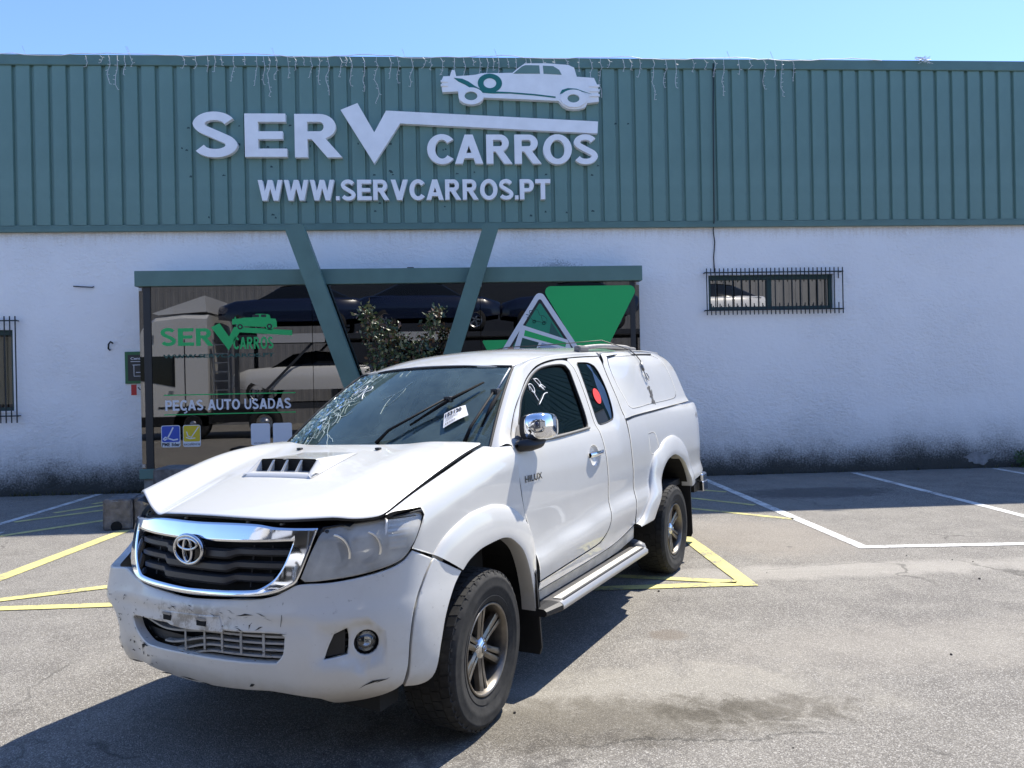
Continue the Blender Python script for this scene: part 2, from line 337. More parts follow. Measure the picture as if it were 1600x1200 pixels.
# loose pebbles
rng=random.Random(5); peb=mat('dark_pebble',(.05,.045,.04),.9)
pb=MB(); 
for i in range(26):
    x=rng.uniform(-3.6,4.5); y=rng.uniform(2.6,6.5); r=rng.uniform(.004,.011); pb.lathe([(0,0),(r,r*.2),(r*.8,r*.9),(0,r*1.1)],6,Matrix.Translation((x,y,.001)))
setp(pb.build('pebbles',peb),'scattered dark pebbles on the asphalt','pebbles',kind='stuff')
# ------------------------------------------------------------------ building
def stucco():
    s=NT('stucco',.95); X=s.sep(); z=X[2]
    big=s.noise(.5,4,.6); mid=s.noise(3.2,6,.65); fine=s.noise(34,6,.72); grain=s.noise(95,4,.7); low=s.noise(1.1,6,.7)
    strk=s.noise(2.0,6,.65,s.scalev((7,1,.45)))
    c=s.mix(s.ramp(big,.3,.7),(.88,.88,.87),(.84,.84,.835)); c=s.mix(s.ramp(mid,.55,.85,0,.25),c,(.62,.62,.62))
    c=s.mix(s.ramp(grain,.64,.80,0,.20),c,(.5,.5,.5))
    # rust-brown run-off under the cladding
    t=s.math('ADD',z,s.math('ADD',s.math('MULTIPLY',s.math('SUBTRACT',strk,.5),.45),s.math('MULTIPLY',s.math('SUBTRACT',fine,.5),.6))); c=s.mix(s.math('MULTIPLY',s.ramp(t,4.0,4.3),.45),c,(.52,.44,.35))
    # mould climbing from the ground
    t=s.math('SUBTRACT',z,s.math('MULTIPLY',s.math('SUBTRACT',low,.5),.7)); t=s.math('SUBTRACT',t,s.math('MULTIPLY',s.math('SUBTRACT',fine,.5),.75))
    c=s.mix(s.ramp(t,1.15,.30,0,.42),c,(.26,.26,.25)); c=s.mix(s.ramp(t,.66,.10,0,.97),c,(.032,.034,.030))
    drip=s.noise(1.0,6,.7,s.scalev((9,1,.5))); c=s.mix(s.math('MULTIPLY',s.ramp(drip,.60,.74),s.ramp(z,1.6,.3,0,.35)),c,(.16,.16,.15))
    # black growth along the porch roof
    dx=s.math('ABSOLUTE',s.math('SUBTRACT',X[0],1.55)); t=s.math('ADD',s.math('MULTIPLY',dx,.28),s.math('ABSOLUTE',s.math('SUBTRACT',z,3.58)));t=s.math('ADD',t,s.math('MULTIPLY',s.math('SUBTRACT',fine,.5),.7)); c=s.mix(s.ramp(t,.14,.02,0,.5),c,(.15,.15,.15))
    dx=s.math('ABSOLUTE',s.math('SUBTRACT',X[0],-3.3)); t=s.math('ADD',s.math('MULTIPLY',dx,.22),s.math('ABSOLUTE',s.math('SUBTRACT',z,3.60)));t=s.math('ADD',t,s.math('MULTIPLY',s.math('SUBTRACT',fine,.5),.7)); c=s.mix(s.ramp(t,.12,.02,0,.3),c,(.3,.3,.3))
    s.col(c)
    tro=s.noise(13,5,.6,s.scalev((1,1,1.5)),dist=.4)
    pm_=s.ramp(s.noise(.55,4,.6),.38,.66,.25,1.0); b=s.bump(s.math('MULTIPLY',tro,pm_),.95,.036); s.bump(s.math('MULTIPLY',fine,pm_),.6,.014,b); return s.m
STU=stucco()
def clad():
    s=NT('teal_cladding',.42); X=s.sep(); n=s.noise(1.2,5,.6); f=s.noise(22,6,.7,s.scalev((1,1,.35))); k=s.noise(6,5,.7,s.scalev((3,1,1)))
    c=s.mix(s.ramp(n,.3,.7),(.135,.235,.205),(.158,.268,.235))
    c=s.mix(s.ramp(k,.60,.72,0,.30),c,(.055,.14,.145)); c=s.mix(s.ramp(f,.68,.8,0,.4),c,(.03,.07,.07))
    s.col(c); s.b.inputs['Specular IOR Level'].default_value=.4; return s.m
CLAD=clad(); TRIM=mat('teal_trim',(.105,.195,.170),.45,var=.12,vscale=3); TRIMD=mat('dark_green_frame',(.012,.045,.042),.5)
bld=empty('workshop_building',(0,YF,0)); setp(bld,'long white stucco workshop with teal corrugated cladding along its top','building')
X0,X1=-15.0,17.0
# wall with openings (local y = 0 is the wall face)
HOL=[(4.11,6.29,2.81,3.40),(-8.7,-7.235,1.365,2.66),(-3.6,2.45,.30,3.05)]
xsw=sorted({X0,X1,*[h[0] for h in HOL],*[h[1] for h in HOL]}); zsw=sorted({0.0,4.25,*[h[2] for h in HOL],*[h[3] for h in HOL]})
w=MB()
for i in range(len(xsw)-1):
    for j in range(len(zsw)-1):
        cx,cz=(xsw[i]+xsw[i+1])/2,(zsw[j]+zsw[j+1])/2
        if any(h[0]<cx<h[1] and h[2]<cz<h[3] for h in HOL): continue
        w.add([(xsw[i],0,zsw[j]),(xsw[i+1],0,zsw[j]),(xsw[i+1],0,zsw[j+1]),(xsw[i],0,zsw[j+1])],[(0,1,2,3)])
for a,b,c,d in HOL:
    w.add([(a,0,c),(b,0,c),(b,0,d),(a,0,d),(a,.3,c),(b,.3,c),(b,.3,d),(a,.3,d)],[(0,1,5,4),(1,2,6,5),(2,3,7,6),(3,0,4,7)])
w.add([(X0,0,-.1),(X0,14,-.1),(X0,14,6.6),(X0,0,6.6)],[(0,1,2,3)]); w.add([(X1,0,-.1),(X1,14,-.1),(X1,14,6.6),(X1,0,6.6)],[(0,1,2,3)])
w.build('wall',STU,bld,recalc=False)
q=MB(); q.box((X0,.31,6.55),(X1,14,6.75)); q.box((X0,13.8,0),(X1,14,6.55)); q.build('roof',mat('roof_sheet',(.25,.26,.26),.7),bld)
# dark room behind the entrance and the windows
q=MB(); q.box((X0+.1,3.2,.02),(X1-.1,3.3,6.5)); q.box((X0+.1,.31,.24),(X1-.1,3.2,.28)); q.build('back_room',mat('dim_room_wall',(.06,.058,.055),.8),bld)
pit=.277; prof=[(0,0),(.196,0),(.208,.038),(.254,.038),(.266,0),(.277,0)]
SCREWS=[]
pv=[(x,-.06+y,4.30) for x,y in prof]+[(x,-.06+y,6.87) for x,y in prof]; k=len(prof)
pm=None; n0=int((X1-X0)/pit)
for i in range(n0):
    if pm is None:
        
        sq=MB(); sq.add(pv,[(j,j+1,k+j+1,k+j) for j in range(k-1)])
        for z in (4.36,5.55,6.80): sq.lathe([(.009,0),(.008,.006),(0,.007)],6,Matrix.Translation((.235,-.008,z))@Matrix.Rotation(R(90),4,'X'))
        o=mesh('cladding_panel',sq.v,sq.f,CLAD,bld); pm=o.data
    else: o=bpy.data.objects.new('cladding_panel',pm); link(o,bld)
    o.location=(-7.086-pit*28+.03+i*pit,0,0)
q=MB(); q.box((X0,-.085,6.86),(X1,.30,7.03),bev=.012); q.build('parapet_cap',TRIM,bld)
q=MB(); q.box((X0,-.075,4.205),(X1,.01,4.262)); q.box((X0,-.06,4.262),(X1,.0,4.31)); q.build('bottom_flashing',TRIM,bld)
# plaster patch and small fixings
PLA=mat('pale_plaster',(.26,.265,.27),.95,var=.3,bump=.9,bscale=30)
q=MB(); pts=[(8.83+(.24+.05*math.sin(3*t)+.03*math.sin(7*t+1))*math.cos(t),.17+(.10+.02*math.sin(4*t+.5)+.015*math.sin(9*t))*math.sin(t)) for t in [k*math.pi/16 for k in range(32)]]; q.prism(pts,1,-.006,.004); q.build('plaster_patch',PLA,bld)
BLKM=mat('black_plastic',(.012,.012,.013),.45); DKM=mat('dark_iron',(.010,.018,.020),.6); GAL=mat('galvanised_steel',(.45,.46,.47),.4,.8,var=.2)
def tubeobj(name,pts,r,m,parent=None,n=6): q=MB(); q.tube(pts,r,n); return q.build(name,m,parent,smooth=True)
o=tubeobj('wall_bracket',[(-6.27,YF-.02,3.34),(-6.12,YF-.05,3.325),(-5.97,YF-.04,3.318),(-5.96,YF-.01,3.33)],.010,DKM); setp(o,'thin iron rod bracket sticking out of the white wall left of the porch','bracket')
o=tubeobj('wall_hook',[(-5.735,YF-.0,2.31),(-5.735,YF-.05,2.33),(-5.725,YF-.06,2.40),(-5.70,YF-.05,2.44),(-5.69,YF-.0,2.42)],.014,DKM); setp(o,'small bent iron hook in the wall above the green notice board','hook')
o=tubeobj('wall_cable',[(4.24,YF-.095,6.95),(4.22,YF-.085,6.0),(4.20,YF-.085,4.3),(4.20,YF-.03,4.15),(4.23,YF-.012,3.95),(4.205,YF-.012,3.7),(4.215,YF-.012,3.43)],.009,BLKM); setp(o,'thin black cable running down the cladding to the barred window','cable')
q=MB(); q.box((-1.19,11.75,3.476),(-1.02,11.9,3.53),bev=.01); setp(q.build('junction_box',mat('white_plastic',(.7,.7,.68),.5)),'small white box lying on the porch roof','box')
q=MB(); q.box((-.94,11.75,3.476),(-.83,11.88,3.56),bev=.01); setp(q.build('camera_box',BLKM),'small black box standing on the porch roof','box')
# windows
WGL=glassmat('window_glass',(.20,.19,.18),(.80,.78,.75),0,1.5,.30)
def window(name,x0,x1,z0,z1,label,mul,WGL=WGL):
    e=empty(name,(0,YF,0)); setp(e,label,'window'); t=.055
    for nm,a,b in (('frame',(x0,.05,z0),(x0+t,.11,z1)),('frame',(x1-t,.05,z0),(x1,.11,z1)),('frame',(x0+t,.052,z0),(x1-t,.108,z0+t)),('frame',(x0+t,.052,z1-t*1.5),(x1-t,.108,z1))):
        q=MB(); q.box(a,b,bev=.006); q.build(nm,TRIMD,e)
    xs=[x0+t]+mul+[x1-t]
    for m in mul: q=MB(); q.box((m-.045,.046,z0+t),(m+.045,.114,z1-t*1.5),bev=.006); q.build('mullion',TRIMD,e)
    for i in range(len(xs)-1): q=MB(); q.box((xs[i],.078,z0+t),(xs[i+1],.082,z1-t*1.5)); q.build('pane',WGL,e)
    q=MB(); q.box((x0-.01,-.025,z0-.03),(x1+.01,.1,z0-.001)); q.build('sill',STU,e)
    return e
window('window',4.11,6.29,2.81,3.40,'wide low dark green window high in the white wall behind iron bars',[5.18])
wl=window('window',-8.7,-7.235,1.365,2.66,'tall dark green window with a pale blind behind iron bars',[-7.95],glassmat('clear_window_glass',(.75,.75,.72),(.8,.8,.8),0,1.45,.02))
q=MB(); 
for i in range(18): q.box((-8.6+i*.075,.16+.012*(i%2),1.47),(-8.535+i*.075,.166+.012*(i%2),2.56))
o=q.build('window_blind',mat('cream_blind',(.55,.52,.42),.8)); o.location=(0,YF,0); setp(o,'cream vertical slat blind hanging inside the tall barred window','blind')
def grille(name,x0,n,p,z0,z1,r0,r1,stub,label):
    e=empty(name,(0,YF-.075,0)); setp(e,label,'window bars')
    xe=x0+(n-1)*p
    for z in (r0,r1): q=MB(); q.box((x0-.03,-.008,z-.010),(xe+.02,.004,z+.010)); q.build('rail',DKM,e)
    for z in (r0,r1):
        for x in (x0-.02,xe): q=MB(); q.box((x-.008,.004,z-.008),(x+.008,.076,z+.008)); q.build('anchor',DKM,e)
    q=MB(); q.box((-.0075,-.020,z0),(.0075,-.0085,z1)); full=q.build('bar',DKM,e); full.location=(x0,0,0)
    st=None
    for i in range(1,n):
        if i%2==0 or i==n-1: o=full.copy(); link(o,e); o.location=(x0+i*p,0,0)
        else:
            if st is None:
                q=MB(); q.box((-.007,-.0195,z1-stub),(.007,-.0085,z1)); a=q.build('bar',DKM,e); q=MB(); q.box((-.007,-.0195,z0),(.007,-.0085,z0+stub)); b=q.build('bar',DKM,e); st=(a,b); a.location=b.location=(x0+i*p,0,0)
            else:
                for s_ in st: o=s_.copy(); link(o,e); o.location=(x0+i*p,0,0)
    return e
grille('window_grille',4.05,33,.0737,2.715,3.50,2.795,3.43,.19,'black iron bar grille with spiked stubs over the wide low window')
grille('window_grille',-8.80,21,.083,1.175,2.87,1.285,2.80,.30,'black iron bar grille over the tall window with the blind')
# ------------------------------------------------------------------ raised letters on the cladding
SIGW=mat('sign_white',(.90,.90,.90),.45,var=.06,vscale=5); SIGE=mat('sign_green_print',(.01,.16,.14),.5)
YS1=YF-.145; YS0=YF-.06
def letters(root,items,bold,y0=YS1,y1=YS0,name='letter',m=SIGW):
    for ch,x0,x1,z0,z1 in items:
        v,f=glyph(ch,x0,x1,z0,z1,y0,y1); q=MB(); q.add(np.array(v)-np.array(root.location),f); q.build(name,m,root)
sg=empty('shop_sign',(-1.0,YF,5.2)); setp(sg,'tallest raised white lettering on the cladding, ending in a tick-shaped letter with a long bar','sign')
letters(sg,[('S',-4.31,-3.61,5.365,6.10),('E',-3.495,-2.83,5.372,6.07),('R',-2.705,-1.95,5.362,6.065)],.055)
V=[(-1.962,6.133),(-1.689,6.244),(-1.428,5.767),(-1.232,6.122),(2.251,5.95),(2.238,5.752),(-1.008,5.914),(-1.439,5.259)]
q=MB(); q.prism([(a+1.0,b-5.2) for a,b in V],1,YS1-YF,YS0-YF); q.build('letter',SIGW,sg)
sg2=empty('shop_sign',(.8,YF,5.25)); setp(sg2,'raised white six-letter word under the long bar of the tick-shaped letter','sign')
letters(sg2,[('C',-.579,-.15,5.248,5.74),('A',-.128,.334,5.255,5.732),('R',.389,.815,5.254,5.733),('R',.854,1.296,5.253,5.733),('O',1.327,1.805,5.243,5.738),('S',1.838,2.238,5.242,5.738)],.05)
sg3=empty('shop_sign',(-.9,YF,4.66)); setp(sg3,'raised white web address lettering, the lowest line on the cladding','sign')
for c,v,f in word('WWW.SERVCARROS.PT',-3.305,1.435,4.665,4.998,YS1,YS0,.09): q=MB(); q.add(np.array(v)-np.array(sg3.location),f); q.build('letter',SIGW,sg3)
# vintage car cut-out
ce=empty('car_cutout_sign',(.98,YF,6.15)); setp(ce,'white vintage car cut-out sign at the top of the cladding','sign')
CAR=[(-.317,6.63),(-.29,6.685),(-.183,6.690),(-.150,6.79),(-.100,6.785),(-.081,6.69),(.10,6.70),(.24,6.715),(.329,6.738),(.844,6.748),(.93,6.82),(1.05,6.905),(1.40,6.910),(1.771,6.885),(1.87,6.84),(1.912,6.69),(2.198,6.672),(2.263,6.527),(2.272,6.279),(2.08,6.256),(2.051,6.19),(1.95,6.155),(1.847,6.150),(1.74,6.165),(1.666,6.21),(1.60,6.29),(1.0,6.315),(.366,6.34),(.345,6.29),(.297,6.25),(.20,6.228),(.118,6.228),(.02,6.25),(-.036,6.294),(-.055,6.44),(-.308,6.426),(-.32,6.50)]
def ccoord(P): return [(a-.98,b-6.15) for a,b in P]
YC=YS1-YF
q=MB(); q.prism(ccoord(CAR),1,YC,-.055); q.build('body_panel',SIGW,ce)
def ring(cx,cz,ra,rb,ya,yb,n=28,flat=1.0):
    q=MB(); v=[];f=[]
    for k in range(n):
        t=2*math.pi*k/n
        for r,y in ((ra,ya),(rb,ya),(rb,yb),(ra,yb)): v.append((cx+r*math.cos(t),y,cz+r*math.sin(t)*flat))
    for k in range(n):
        j=(k+1)%n
        for i in range(4): f.append((k*4+i,j*4+i,j*4+(i+1)%4,k*4+(i+1)%4))
    return q.add(v,f)
def disc(cx,cz,r,y,n=28,flat=1.0): return MB().add([(cx+r*math.cos(2*math.pi*k/n),y,cz+r*math.sin(2*math.pi*k/n)*flat) for k in range(n)],[tuple(range(n))])
for cx,cz,ra,rb in ((.155,6.355,.105,.205),(1.845,6.32,.10,.215)):
    ring(cx-.98,cz-6.15,ra,rb,YC-.03,YC,28,.68).build('wheel',SIGW,ce); disc(cx-.98,cz-6.15,ra,YC-.003,28,.68).build('wheel_centre',CLAD,ce)
for P in ([(.86,6.735),(1.0,6.85),(1.06,6.875),(1.29,6.872),(1.30,6.735)],[(1.36,6.735),(1.35,6.868),(1.52,6.862),(1.62,6.80),(1.66,6.72)]):
    q=MB(); q.prism(ccoord(P),1,YC-.004,YC-.0005); q.build('window_print',CLAD,ce)
sw=[(-.12,6.66),(.02,6.645),(.12,6.60),(.22,6.53),(.33,6.47),(.52,6.44),(.80,6.43),(1.2,6.40),(1.55,6.36),(1.55,6.335),(1.2,6.375),(.8,6.405),(.5,6.405),(.30,6.42),(.18,6.475),(.06,6.55),(-.05,6.60)]
q=MB(); q.prism(ccoord(sw),1,YC-.005,YC-.0005); q.build('swoosh_print',SIGE,ce)
ring(.47-.98,6.575-6.15,.105,.20,YC-.006,YC-.0005,28,.78).build('swoosh_print',SIGE,ce)
sw2=[(1.62,6.40),(1.66,6.47),(1.76,6.50),(1.9,6.49),(2.10,6.42),(2.16,6.40),(2.0,6.44),(1.85,6.45),(1.73,6.43)]
q=MB(); q.prism(ccoord(sw2),1,YC-.005,YC-.0005); q.build('swoosh_print',SIGE,ce)
for z in (6.52,6.44,6.36): q=MB(); q.box((2.12-.98,YC-.02,z-6.15),(2.285-.98,YC+.01,z-6.15+.035)); q.build('bumper_bar',SIGW,ce)
for z in (6.585,6.52): q=MB(); q.box((-.335-.98,YC-.02,z-6.15),(-.22-.98,YC+.01,z-6.15+.03)); q.build('bumper_bar',SIGW,ce)
# faint dents/marks left by old fixings on the cladding panels
mk=mat('old_fixing_mark',(.025,.06,.062),.7); q=MB(); rng=random.Random(11)
for i in range(46):
    x=rng.uniform(-4.6,2.9); z=rng.choice([4.45,4.62,5.10,5.18,5.55,5.9])+rng.uniform(-.06,.06); w_=rng.uniform(.015,.06)
    c=((x+7.086-.03)%pit)
    if c>.196-w_: x-=.1
    q.add([(x,-.0625,z),(x+w_,-.0625,z+rng.uniform(-.008,.008)),(x+w_,-.0625,z+rng.uniform(.012,.03)),(x+w_*.3,-.0625,z+.03)],[(0,1,2,3)])
o=q.build('fixing_marks',mk,bld); o['kind']='stuff'
# icicle lights
LWM=mat('light_string_white',(.62,.62,.60),.5)
il=empty('icicle_lights',(0,YF-.12,7.0)); setp(il,'white icicle string lights hanging from the top edge of the cladding','string lights')
q=MB(); rng=random.Random(3); pts=[]; x=-7.6
while x<7.2: pts.append((x,0+rng.uniform(-.01,.01),.02+.02*math.sin(x*3.1)+rng.uniform(-.015,.01))); x+=.18
q.tube(pts,.006,5); q.build('cable',LWM,il)
sx=[-5.95,-5.72,-5.60,-5.48,-5.37,-5.26]; x=-4.45
while x<2.35: sx.append(x); x+=rng.uniform(.07,.22)
x=2.45
while x<5.75: sx.append(x); x+=rng.uniform(.09,.30)
for x in sx:
    ln=rng.choice([.14,.2,.3,.42,.55,.68])*rng.uniform(.8,1.15); q=MB(); n=max(3,int(ln/.07)); P=[(x+rng.uniform(-.018,.018)+.02*math.sin(k),rng.uniform(-.012,.006),-ln*k/n) for k in range(n+1)]
    q.tube(P,.0042,4)
    for p in P[1:]:
        a=rng.choice([-1,1]); q.tube([p,(p[0]+a*rng.uniform(.012,.04),p[1]-.01,p[2]-rng.uniform(-.015,.02))],[.003,.0055],4)
    q.build('light_strand',LWM,il)
for x in (-6.9,-5.3,-5.28,-3.0,.62,4.55,5.3,-.9): 
    q=MB(); q.tube([(x,.05,.02),(x-.03,.06,.09),(x-.06,.06,.17)],.004,4); q.build('light_strand',LWM,il)
q=MB(); rng=random.Random(8)
for i in range(14): q.tube([(7.75+rng.uniform(0,.25),.02,.03),(7.72+rng.uniform(0,.3),-.02,rng.uniform(.0,.09)),(7.70+rng.uniform(0,.35),-.03,rng.uniform(-.06,.06))],.004,4)
q.build('light_strand',LWM,il)
# ------------------------------------------------------------------ glazed entrance porch
YP=YF-.60
PGL=glassmat('tinted_porch_glass',(.20,.195,.19),(.78,.765,.76),0,1.5,.14)
po=empty('entrance_porch',(-1.1,YP,0)); setp(po,'glazed entrance porch with a teal header beam and green lettering on its panes','porch')
def pb_(name,a,b,m,bev=0,parent=None):
    q=MB(); L=(-1.1,YP,0); q.box(tuple(a[i]-L[i] for i in range(3)),tuple(b[i]-L[i] for i in range(3)),bev=bev); return q.build(name,m,parent or po)
pb_('header_beam',(-5.04,YP-.06,3.235),(2.815,YF-.002,3.472),TRIM,.008)
pb_('base_beam',(-5.03,YP-.05,.29),(2.80,YF-.002,.442),TRIM,.008)
CON=mat('old_concrete',(.27,.25,.235),.95,var=.35,vscale=9,bump=.8,bscale=70)
pb_('plinth',(-4.98,YP,0),(2.75,YF-.003,.288),CON)
PX=[-5.005,-2.39,.225,2.775]; panes=[]
for i in range(3): panes.append(pb_('pane',(PX[i]+.004,YP,.444),(PX[i+1]-.004,YP+.008,3.233),PGL))
pb_('side_pane',(-5.003,YP+.01,.444),(-4.995,YF-.004,3.233),PGL); pb_('side_pane',(2.765,YP+.01,.444),(2.773,YF-.004,3.233),PGL)
PST=mat('dark_post',(.018,.020,.022),.5)
pb_('post',(-5.09,YF-.10,.444),(-4.965,YF-.01,3.233),PST); pb_('post',(2.60,YF-.13,.444),(2.74,YF-.01,3.233),PST)
pb_('post',(-4.935,YP-.014,.444),(-4.825,YP-.002,3.233),PST); pb_('post',(2.62,YP-.014,.444),(2.70,YP-.002,3.233),PST)
for x in (-5.0,2.72):
    for z in (.46,3.17): pb_('clamp',(x,YP-.014,z),(x+.05,YP+.03,z+.05),GAL,.004)
for x in (.222,): pb_('clamp',(x-.03,YP-.012,3.17),(x+.03,YP+.02,3.21),GAL,.004)
# interior door frame behind the panes
pb_('inner_door_frame',(-1.55,YF+.05,.30),(-1.45,YF+.12,3.0),TRIMD); pb_('inner_door_frame',(.35,YF+.05,.30),(.45,YF+.12,3.0),TRIMD)
# vinyl lettering and stickers (flat print on the panes)
VG=mat('green_vinyl',(.010,.42,.11),.45); VW=mat('white_vinyl',(.68,.70,.74),.5); VB=mat('blue_vinyl',(.015,.07,.42),.4); VY=mat('yellow_vinyl',(.62,.47,.02),.4); VK=mat('black_vinyl',(.015,.015,.018),.5); VDG=mat('dark_green_print',(.008,.07,.055),.5)
def decal(name,mb,m,pane,y=-.003,keep=False):
    y=y*.5
    v=np.array(mb.v); 
    o=mesh(name,[(a+1.1,y,c) for a,b,c in mb.v],mb.f,m,pane); return o
def tdec(txt,x0,x1,z0,z1,m,pane,bold=.03,y=-.003,name='lettering',sk=0):
    v,f=fit_text(txt,x0,x1,z0,z1,0,0,bold); q=MB(); q.add(v,f); return decal(name,q,m,pane,y)
def poly(P): return MB().add([(a,0,b) for a,b in P],[tuple(range(len(P)))])
def rect(x0,x1,z0,z1,r=.02,n=4):
    P=[]
    for cx,cz,a in ((x1-r,z0+r,-90),(x1-r,z1-r,0),(x0+r,z1-r,90),(x0+r,z0+r,180)):
        for k in range(n+1): t=R(a+90*k/n); P.append((cx+r*math.cos(t),cz+r*math.sin(t)))
    return poly(P)
lp=panes[0]
for ch,a,b,c,d in (('S',-4.69,-4.46,2.32,2.60),('E',-4.43,-4.19,2.32,2.59),('R',-4.16,-3.90,2.315,2.585)): v,f=glyph(ch,a,b,c,d,0,0); q=MB(); q.add(v,f); decal('lettering',q,VG,lp)
decal('lettering',poly([(-3.93,2.60),(-3.80,2.66),(-3.66,2.45),(-3.58,2.60),(-2.70,2.535),(-2.70,2.455),(-3.50,2.515),(-3.67,2.24)]),VG,lp)
for c,v,f in word('CARROS',-3.60,-2.99,2.255,2.44,0,0): q=MB(); q.add(v,f); decal('lettering',q,VG,lp)
v=[((a-.98)*.262-3.27,(b-6.15)*.33+2.545) for a,b in CAR]; decal('car_print',poly(v),VG,lp)
for cx in (-3.49,-3.045): decal('car_print_wheel',disc(cx,2.60,.042,0,20),VK,lp,-.004); decal('car_print_wheel',disc(cx,2.60,.020,0,16),VG,lp,-.005)
for a,b in ((-3.30,-3.20),(-3.17,-3.09)): decal('car_print_window',rect(a,b,2.745,2.785,.008),VK,lp,-.004)
tdec('WWW.SERVCARROS.PT',-4.66,-2.98,2.13,2.19,VDG,lp,.03)
for z in (1.557,1.256): decal('line_print',rect(-4.66,-2.67,z,z+.016,.004,1),VG,lp)
decal('sticker',rect(-4.71,-4.425,.765,1.10,.03),VW,lp,-.003); decal('sticker_print',rect(-4.70,-4.435,.845,1.09,.025),VB,lp,-.004)
q=MB(); 
def stroke(P,wd):
    q=MB(); pr=[]
    for i,p in enumerate(P):
        a=Vector(P[min(i+1,len(P)-1)])-Vector(P[max(i-1,0)]); n=Vector((-a.y,a.x)).normalized()*wd/2; pr.append([(p[0]+n.x,0,p[1]+n.y),(p[0]-n.x,0,p[1]-n.y)])
    return q.grid(pr)
for c,v,f in word('PECAS AUTO USADAS',-4.64,-2.74,1.325,1.485,0,0,.09,.38): q=MB(); q.add(v,f); decal('lettering',q,VW,lp)
decal('lettering',stroke([(-4.335,1.322),(-4.317,1.305),(-4.335,1.289),(-4.362,1.286)],.018),VW,lp)
decal('sticker_print',stroke([(-4.53,1.07),(-4.58,.97),(-4.62,.90),(-4.66,.875),(-4.68,.89),(-4.65,.92),(-4.60,.90),(-4.53,.875),(-4.46,.885)],.022),VW,lp,-.005)
tdec('PME líder',-4.70,-4.43,.778,.835,VK,lp,.03,-.005)
decal('sticker',rect(-4.385,-4.12,.765,1.10,.03),VW,lp,-.003); decal('sticker_print',rect(-4.377,-4.128,.845,1.09,.025),VY,lp,-.004)
decal('sticker_print',stroke([(-4.33,1.0),(-4.31,.93),(-4.26,.91),(-4.22,.97),(-4.17,1.04),(-4.15,1.07)],.014),VW,lp,-.005)
decal('sticker_print',stroke([(-4.34,.91),(-4.28,.89),(-4.20,.90)],.014),VW,lp,-.005)
tdec('excelência',-4.375,-4.13,.785,.83,VK,lp,.01,-.005)
decal('sticker',rect(-3.36,-3.07,.765,1.10,.03),VW,lp,-.003); decal('sticker',rect(-3.025,-2.735,.765,1.10,.03),VW,lp,-.003)
for k in (0,1): tdec('SERVCARROS',-3.32+k*.335,-3.11+k*.335,.785,.805,VK,lp,.0,-.005)
rp=panes[2]
def rtri(A,B,C,r=.07,n=5):
    P=[]; T=[Vector(A),Vector(B),Vector(C)]
    for i in range(3):
        p=T[i]; a=(T[i-1]-p).normalized(); b=(T[(i+1)%3]-p).normalized(); h=a.angle(b)/2; d=r/math.tan(h); c=p+(a+b).normalized()*(r/math.sin(h)); s=p+a*d; e=p+b*d
        a0=math.atan2((s-c).y,(s-c).x); a1=math.atan2((e-c).y,(e-c).x); dl=(a1-a0+math.pi)%(2*math.pi)-math.pi
        for k in range(n+1): t=a0+dl*k/n; P.append((c.x+r*math.cos(t),c.y+r*math.sin(t)))
    return P
decal('green_triangle',poly(rtri((1.19,3.165),(2.015,1.75),(2.76,3.165),.09)),VG,rp,-.034)
decal('green_triangle',poly(rtri((.24,2.325),(.62,1.55),(1.04,2.325),.02)),VG,rp)
# the white-edged triangular poster on the glass (own thing)
tp=empty('triangular_poster',(1.17,YP-.01,1.6)); setp(tp,'white-edged triangular green poster showing a van outline and a tablet held in a hand','poster')
def tpo(name,P,m,y): return mesh(name,[(a-1.17,y,b-1.6) for a,b in P],[tuple(range(len(P)))],m,tp)
q=MB(); q.prism([(a-1.17,b-1.6) for a,b in rtri((1.17,3.13),(.19,1.60),(2.15,1.60),.085)],1,-.012,.006); q.build('border',VW,tp)
tpo('dark_edge',rtri((1.17,2.985),(.325,1.665),(2.015,1.665),.03),VK,-.0135)
tpo('green_field',rtri((1.17,2.91),(.385,1.69),(1.955,1.69),.02),mat('poster_green',(.010,.24,.13),.45),-.0150)
q=MB()
for P in ([(1.02,2.55),(1.20,2.57),(1.24,2.45),(1.33,2.43),(1.40,2.37),(1.40,2.27),(1.10,2.33),(1.04,2.39),(1.02,2.55)],[(1.28,2.43),(1.30,2.32),(1.38,2.31)],[(.94,2.47),(1.02,2.45)],[(.96,2.41),(1.03,2.39)]): P=[(1.11+(a-1.17)*.72,2.68+(b-2.41)*.72) for a,b in P]; q.add([(a-1.17,-.016,b-1.6) for a,_,b in stroke(P,.010).v],stroke(P,.010).f)
for c in ((1.12,2.31),(1.33,2.27)): 
    c=(1.11+(c[0]-1.17)*.72,2.68+(c[1]-2.41)*.72); rg=ring(c[0],c[1],.018,.028,0,0,14); q.add([(a-1.17,-.0165,b-1.6) for a,_,b in rg.v],rg.f)
q.build('van_outline',VDG,tp)
tpo('dark_tag',[(1.34,2.60),(1.47,2.40),(1.55,2.26),(1.30,2.36)],mat('poster_dark',(.02,.10,.085),.5),-.0160)
TB=[(0.870,2.560),(1.600,2.310),(1.720,2.010),(0.680,2.010)]
tpo('tablet',TB,VW,-.0165); tpo('tablet_bar',[(0.925,2.475),(1.580,2.265),(1.560,2.195),(0.905,2.385)],VG,-.0175)
tpo('tablet_picture',[(0.880,2.355),(1.140,2.275),(1.050,2.070),(0.810,2.110)],VDG,-.0175); tpo('tablet_picture',[(1.190,2.270),(1.560,2.150),(1.600,2.010),(1.060,2.030)],mat('poster_sky',(.30,.38,.50),.5),-.0175)
tpo('tablet_picture',[(1.130,2.210),(1.460,2.045),(1.140,2.045)],mat('poster_grey',(.07,.09,.10),.5),-.0182)
